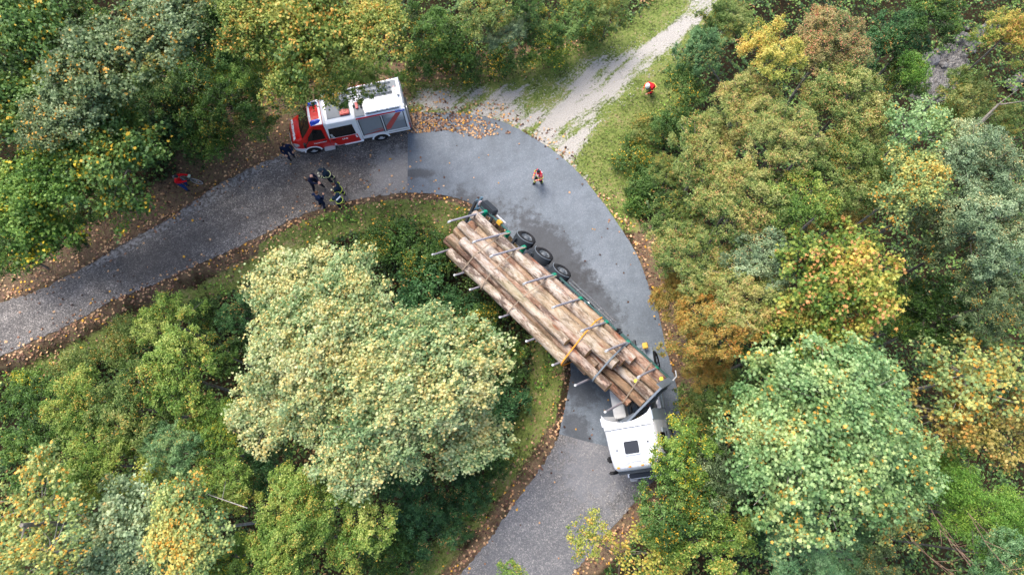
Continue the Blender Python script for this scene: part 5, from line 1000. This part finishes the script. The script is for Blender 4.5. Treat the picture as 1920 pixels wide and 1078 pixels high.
 (280, 930, 75, 5, 'fine_mid', 'yelgreen', 'yellow-olive tree above the orange-leaved maple'), (420, 900, 62, 5.5, 'fine_mid', 'yelgreen', 'yellowish tree right of the leaning twig'), (500, 880, 50, 4, 'tiny_mid', 'deep', 'deep green tree below the pale dusty crown'), (50, 950, 85, 8, 'maple_thin', 'leafgold', 'large-leaved golden maple at the left edge near the bottom'),
 (70, 1040, 75, 9, 'maple_thin', 'leafgold', 'pale maple in the bottom left corner'), (210, 1010, 90, 7, 'maple_mid', 'sage', 'grey-sage maple at the bottom left beside the leaning trunk'), (340, 1000, 85, 8, 'maple_mid', 'leafgold', 'maple with orange and pink leaves at the bottom left'), (420, 1050, 60, 6, 'fine_mid', 'bright', 'green tree at the bottom edge left of the yellow-green maple'),
 (560, 960, 95, 7, 'fine_big', 'yelgreen', 'bright yellow-green tree at the bottom below the pale maples'), (660, 990, 75, 6.5, 'fine_mid', 'yelgreen', 'yellow-green tree at the bottom nearest the verge'), (520, 1040, 72, 7, 'fine_mid', 'yelgreen', 'yellow-green crown cut by the bottom edge'), (130, 950, 45, 3, 'fine_mid', 'dark', 'dark tree under the leaning bare trunk'),
 (250, 1065, 60, 7, 'maple_mid', 'sage', 'sage crown cut by the bottom edge at the left'), (610, 880, 45, 4, 'fine_mid', 'deep', 'deep green tree tucked under the pale maple foot'), (958, 1072, 26, 4, 'maple_thin', 'bright', 'small green sapling tip at the bottom edge over the road', 'tree', 'sapling', -2.2, -1.2),
 (130, 690, 42, .6, 'shrub', 'olive', 'low olive shrub on the inner bank at the left', 'shrub'), (40, 720, 34, .3, 'bramble', 'bright', 'bright green bramble on the inner bank near the left edge', 'bramble'), (380, 590, 34, .4, 'shrub', 'dark', 'small dark shrub where the inner bank widens', 'shrub'),
]
for t_ in TREES: tree(*t_)

# bare and leaning stems
def stem(name, label, cat, pts, r0, r1, mat, br=0, seed=0):
    rr = random.Random(seed); m = MB(); n = len(pts); m.tube(pts, [r0 + (r1 - r0) * i / (n - 1) for i in range(n)], 7)
    for k in range(br):
        i = rr.randint(1, n - 1); f = rr.random(); p = Vector(pts[i - 1]).lerp(Vector(pts[i]), f); d = (Vector(pts[i]) - Vector(pts[i - 1])).normalized() * .6 + Vector((rr.uniform(-.7, .7), rr.uniform(-.7, .7), rr.uniform(0, .6))); L = rr.uniform(.5, 1.4)
        m.tube([p, p + d * L * .5, p + d * L + Vector((rr.uniform(-.2, .2), rr.uniform(-.2, .2), 0))], [r1 * .8, r1 * .5, r1 * .2], 5)
    o = m.build(name, mat, None, True, fix=False); return tag(o, label, cat)
def P3(px, py, z): p = at(px, py, z); return (p.x, p.y, p.z)
stem('leaning_trunk', 'grey leaning trunk lying level among the trees near the bottom left', 'trunk', [P3(200, 984, 3.0), P3(150, 982, 5.2), P3(100, 981, 7.6), P3(40, 984, 9.4)], .13, .08, BK, 3, 1)
stem('fallen_trunk', 'grey fallen trunk with broken branches above the pale sage tree', 'trunk', [P3(1800, 262, 6.6), P3(1830, 238, 6.9), P3(1872, 196, 7.0)], .10, .05, BK, 6, 2)
stem('bare_sapling', 'thin leafless stem slanting through the lower left woods', 'branch', [P3(340, 905, 6.6), P3(400, 930, 7.0), P3(464, 952, 7.2)], .014, .022, BKL, 4, 3)
for i, (a, b, lab) in enumerate([((1740, 945, 1820, 1060), 8, 'longest bare pale stem at the bottom right'), ((1760, 990, 1850, 1075), 7, 'bare stem left of the lime tree at the bottom'), ((1815, 960, 1890, 1070), 8, 'bare twiggy stem running under the lime tree'), ((1700, 1000, 1790, 1078), 6, 'lowest bare stem next to the thin golden tree')]):
    x0, y0, x1, y1 = a; stem('bare_sapling', lab, 'branch', [P3(x0, y0, b), P3((x0 + x1) / 2 - 4, (y0 + y1) / 2 + 3, b + .3), P3(x1, y1, b)], .01, .02, BKB, 5, 10 + i)
# two bare whips of the young trees by the lower road
for x0, y0, x1, y1, lab in ((1180, 1070, 1120, 1010, 'bare brown twig leaning over the lower road'), (1160, 1078, 1165, 985, 'upright bare twig at the lower road edge')):
    stem('bare_sapling', lab, 'branch', [P3(x0, y0, 2.5), P3((x0 + x1) / 2, (y0 + y1) / 2 + 4, 4), P3(x1, y1, 5.2)], .03, .012, BKB, 5, int(x1))
# rocks in the stream gully
RLAB = ['largest grey boulder in the stream gully', 'pale boulder touching the right of the largest one in the gully', 'small boulder up and left of the largest one in the gully', 'wide boulder in the middle of the gully row', 'flat boulder right of the wide one in the gully', 'boulder just below the largest one in the gully', 'small boulder left of the largest one in the gully', 'boulder second from the top end of the gully row', 'boulder at the top end of the gully row', 'small boulder below the wide one in the gully', 'small boulder above the pale ones in the gully', 'boulder in the middle of the cluster at the right edge', 'left boulder of the cluster at the right edge', 'boulder cut by the right edge of the picture', 'small lowest boulder of the cluster at the right edge', 'boulder beside the lime bush by the stream', 'boulder up and right of the lime bush', 'boulder under the left side of the lime bush', 'lone small boulder between the lime bush and the gully row']
RK = bark('stream_rock', '55524e', '8b8884', 3); rk = random.Random(5)
for i, (x, y, s_) in enumerate([(1816, 78, .55), (1828, 70, .4), (1806, 66, .3), (1840, 62, .5), (1852, 56, .45), (1822, 92, .4), (1796, 74, .35), (1862, 46, .5), (1875, 36, .4), (1834, 84, .3), (1812, 52, .3), (1905, 150, .45), (1893, 158, .4), (1915, 146, .5), (1900, 165, .3), (1744, 110, .5), (1755, 98, .35), (1735, 128, .4), (1770, 122, .3)]):
    bm = bmesh.new(); bmesh.ops.create_icosphere(bm, subdivisions=2, radius=1); sx, sy, sz = rk.uniform(.7, 1.3), rk.uniform(.7, 1.2), rk.uniform(.45, .7)
    for v in bm.verts: v.co = Vector((v.co.x * sx, v.co.y * sy, v.co.z * sz)) * s_ * (1 + .22 * math.sin(v.co.x * 5 + i) * math.cos(v.co.y * 4 + 2 * i)) * rk.uniform(.93, 1.05)
    m = MB(); m.bm(bm); o = m.build('rock', RK); p = at(x, y, -1.0); p.z = max(zg(p.x, p.y), -4.5) + .1; q_ = at(x, y, p.z); o.location = q_; tag(o, RLAB[i], 'rock', 'boulders in the stream gully')

gp = px_arr([(1805, 45), (1880, 12), (1890, 55), (1850, 95), (1815, 110), (1795, 85)]); lo_, hi_ = gp.min(0) - 1, gp.max(0) + 1; rs_ = np.random.default_rng(77); a_ = rs_.uniform(lo_, hi_, (5000, 2)); a_ = a_[sdist(a_, gp) < .6]; n = len(a_)
O5 = np.array([(1, 0, 0), (0, 1, 0), (-1, 0, 0), (0, -1, 0), (0, 0, .8)]); T4 = np.array([(0, 1, 4), (1, 2, 4), (2, 3, 4), (3, 0, 4)])
V = np.column_stack([a_, terrain(a_)])[:, None, :] + O5[None] * rs_.uniform(.05, .22, (n, 1, 1)) * rs_.uniform(.6, 1.3, (n, 5, 1)); V = V[:, T4.ravel()].reshape(-1, 3)
tag(link(D.objects.new('stream_stones', fast_mesh('stream_stones', V, 3, n * 4, None, None, RK))), 'grey stones littering the bed of the stream gully', 'stones', kind='stuff')
# ------------------------------------------------------------------ ground cover: leaves, grass, undergrowth
def scatter(n, x0, x1, y0, y1, seed): r = np.random.default_rng(seed); return np.stack([r.uniform(x0, x1, n), r.uniform(y0, y1, n)], 1), r
def leafmesh(name, P, nrm_rnd, size, tpl, rng, mat, kind_name, szv=(.6, 1.3)):
    N_ = np.tile([0, 0, 1.], (len(P), 1)) + rng.normal(0, nrm_rnd, (len(P), 3)); N_[:, 2] = np.abs(N_[:, 2]) + .2; N_ /= np.linalg.norm(N_, axis=1, keepdims=True); A_, B_ = frames(N_, rng); s = size * rng.uniform(*szv, (len(P), 1, 1))
    V = P[:, None] + (A_[:, None] * tpl[None, :, 0:1] + B_[:, None] * tpl[None, :, 1:2]) * s
    me = fast_mesh(name, V.reshape(-1, 3), len(tpl), len(P), rng.uniform(0, 1, len(P)), rng.uniform(0, 1, len(P)), mat); o = link(D.objects.new(name, me)); return tag(o, kind_name[0], kind_name[1], kind='stuff')
LEAF = foliage('fallen_leaf', ['35221a', '5c4031', '84604a', 'a5835f', 'c8a074'], 'd8a030', .06, 1.1, .05)
pts, r = scatter(150000, -34, 12, -16, 36, 21); opn_, g2, l2, v2 = masks(pts); nz_ = .5 + .5 * np.sin(pts[:, 0] * 1.7 + 2 * np.sin(pts[:, 1] * 1.1)) * np.sin(pts[:, 1] * 2.1)
dr_ = sdist(pts, ROAD); edge = np.exp(-np.abs(dr_ + .1 - .5 * nz_) / .35) * (.35 + .75 * nz_); prob = np.where(dr_ > 0, l2 * (.3 + .6 * nz_) * .7 + .8 * edge * (1 - v2 * .5), edge * .4 * (pts[:, 0] < -4) + edge * .08)
sel = r.uniform(0, 1, len(pts)) < prob; A1 = pts[sel]
pts2, r2 = scatter(6500, -34, 12, -8, 24, 22); A2 = pts2[(sdist(pts2, ROAD) < -.3) & (r2.uniform(0, 1, len(pts2)) < np.where(pts2[:, 0] < -5, .30, .12))]
q0 = px_arr([(760, 212), (880, 213), (935, 232), (960, 250), (900, 262), (840, 245), (765, 252)]); lo, hi = q0.min(0), q0.max(0); pts3, r3 = scatter(2600, lo[0], hi[0], lo[1], hi[1], 23); A3 = pts3[(sdist(pts3, q0) < 0) & (r3.uniform(0, 1, len(pts3)) < np.clip(.9 - (pts3[:, 0] - lo[0]) / 7, .12, .9))]
A = np.concatenate([A1, A2, A3]); z_ = terrain(A); onroad = sdist(A, ROAD) < .3; z_ = np.where(onroad, .02, z_) + r.uniform(.01, .04, len(A)); P = np.column_stack([A, z_])
leafmesh('fallen_leaves', P, .35, .125, MAPLE[::1], np.random.default_rng(5), LEAF, ('brown, tan and yellow fallen leaves scattered over the road edges and banks', 'leaves'))
pts, r = scatter(300000, -34, 14, -16, 37, 31); opn_, g2, l2, v2 = masks(pts); dr_ = sdist(pts, ROAD); nz_ = .5 + .5 * np.sin(pts[:, 0] * 1.3 + 1.5 * np.sin(pts[:, 1] * .9)) * np.sin(pts[:, 1] * 1.6 + .5)
sel = (dr_ > .15) & (r.uniform(0, 1, len(pts)) < g2 * (.25 + .75 * nz_) * (1 - .97 * v2)); A = pts[sel]; P = np.column_stack([A, terrain(A) + .04])
GRS = foliage('grass_blades', ['3e4622', '5c6a32', '7d8846', '9a9068'], '76a438', .10, 1.0, .2)
leafmesh('grass', P, .9, .14, NARR * np.array([1.1, 1]), np.random.default_rng(6), GRS, ('short green and straw-coloured grass on the verges', 'grass'))
# undergrowth
pts, r = scatter(330000, -38, 38, -18, 40, 41); keep = np.ones(len(pts), bool); opn_, g2, l2, v2 = masks(pts); rp = px_arr([(1805, 45), (1880, 12), (1890, 55), (1850, 95), (1815, 110), (1795, 85)]); keep = (opn_ > -.15) & (sdist(pts, rp) > 0) & (sdist(pts, ROAD) > 1.0)
A = pts[keep]; hN = .5 + .5 * np.sin(A[:, 0] * 1.9 + 2.2 * np.sin(A[:, 1] * 1.3)) * np.sin(A[:, 1] * 2.3 + np.sin(A[:, 0])); P = np.column_stack([A, terrain(A) + r.uniform(.05, .25, len(A)) + hN * 1.3 * sstep(opn_[keep], 0, 1.5)])
leafmesh('undergrowth', P, .5, .17, DIAM, np.random.default_rng(8), foliage('undergrowth_leaf', ['20341a', '365426', '547636', '789648'], '9a7a4a', .05, 1.0, .2), ('low dark green plants covering the forest floor', 'undergrowth'))
# low weeds on the verges
for sd_, nW in ((51, 900),):
    pts, r = scatter(5000, -34, 14, -16, 34, sd_); opn_, g2, l2, v2 = masks(pts); ok = (g2 > .4) & (v2 < .3) & (sdist(pts, TRACK) > 0) & (sdist(pts, ROAD) > .5) & (np.sin(pts[:, 0] * 1.1) * np.sin(pts[:, 1] * 1.4) > .25); A = pts[ok]
    A = np.repeat(A, 9, 0) + r.normal(0, .16, (len(A) * 9, 2)); P = np.column_stack([A, terrain(A) + r.uniform(.05, .22, len(A))])
    leafmesh('weeds', P, .5, .13, OVAL, np.random.default_rng(9), foliage('weed_leaf', ['2f4c1c', '4f7a2a', '79a53c', '9cc456'], 'c0c060', .05, 1.0, .2), ('bright green broad-leaved weeds on the verges', 'weeds'))
# loose stones on the track
pts, r = scatter(26000, -8, 16, 14, 36, 61); _, g2, l2, v2 = masks(pts); A = pts[(v2 > .3) & (sdist(pts, ROAD) > 0) & (r.uniform(0, 1, len(pts)) < .5)]; n = len(A); s = r.uniform(.012, .045, (n, 1, 1)); O6 = np.array([(1, 0, 0), (0, 1, 0), (-1, 0, 0), (0, -1, 0), (0, 0, .8)]); tri = np.array([(0, 1, 4), (1, 2, 4), (2, 3, 4), (3, 0, 4)])
V = np.column_stack([A, terrain(A)])[:, None, :] + O6[None] * s * r.uniform(.6, 1.3, (n, 5, 1)); V = V[:, tri.ravel()].reshape(-1, 3); sm = bark('loose_stone', '8a857c', 'b9b5ad', 8); me = fast_mesh('loose_stones', V, 3, n * 4, None, None, sm); tag(link(D.objects.new('loose_stones', me)), 'pale loose stones strewn over the gravel track', 'gravel', kind='stuff')
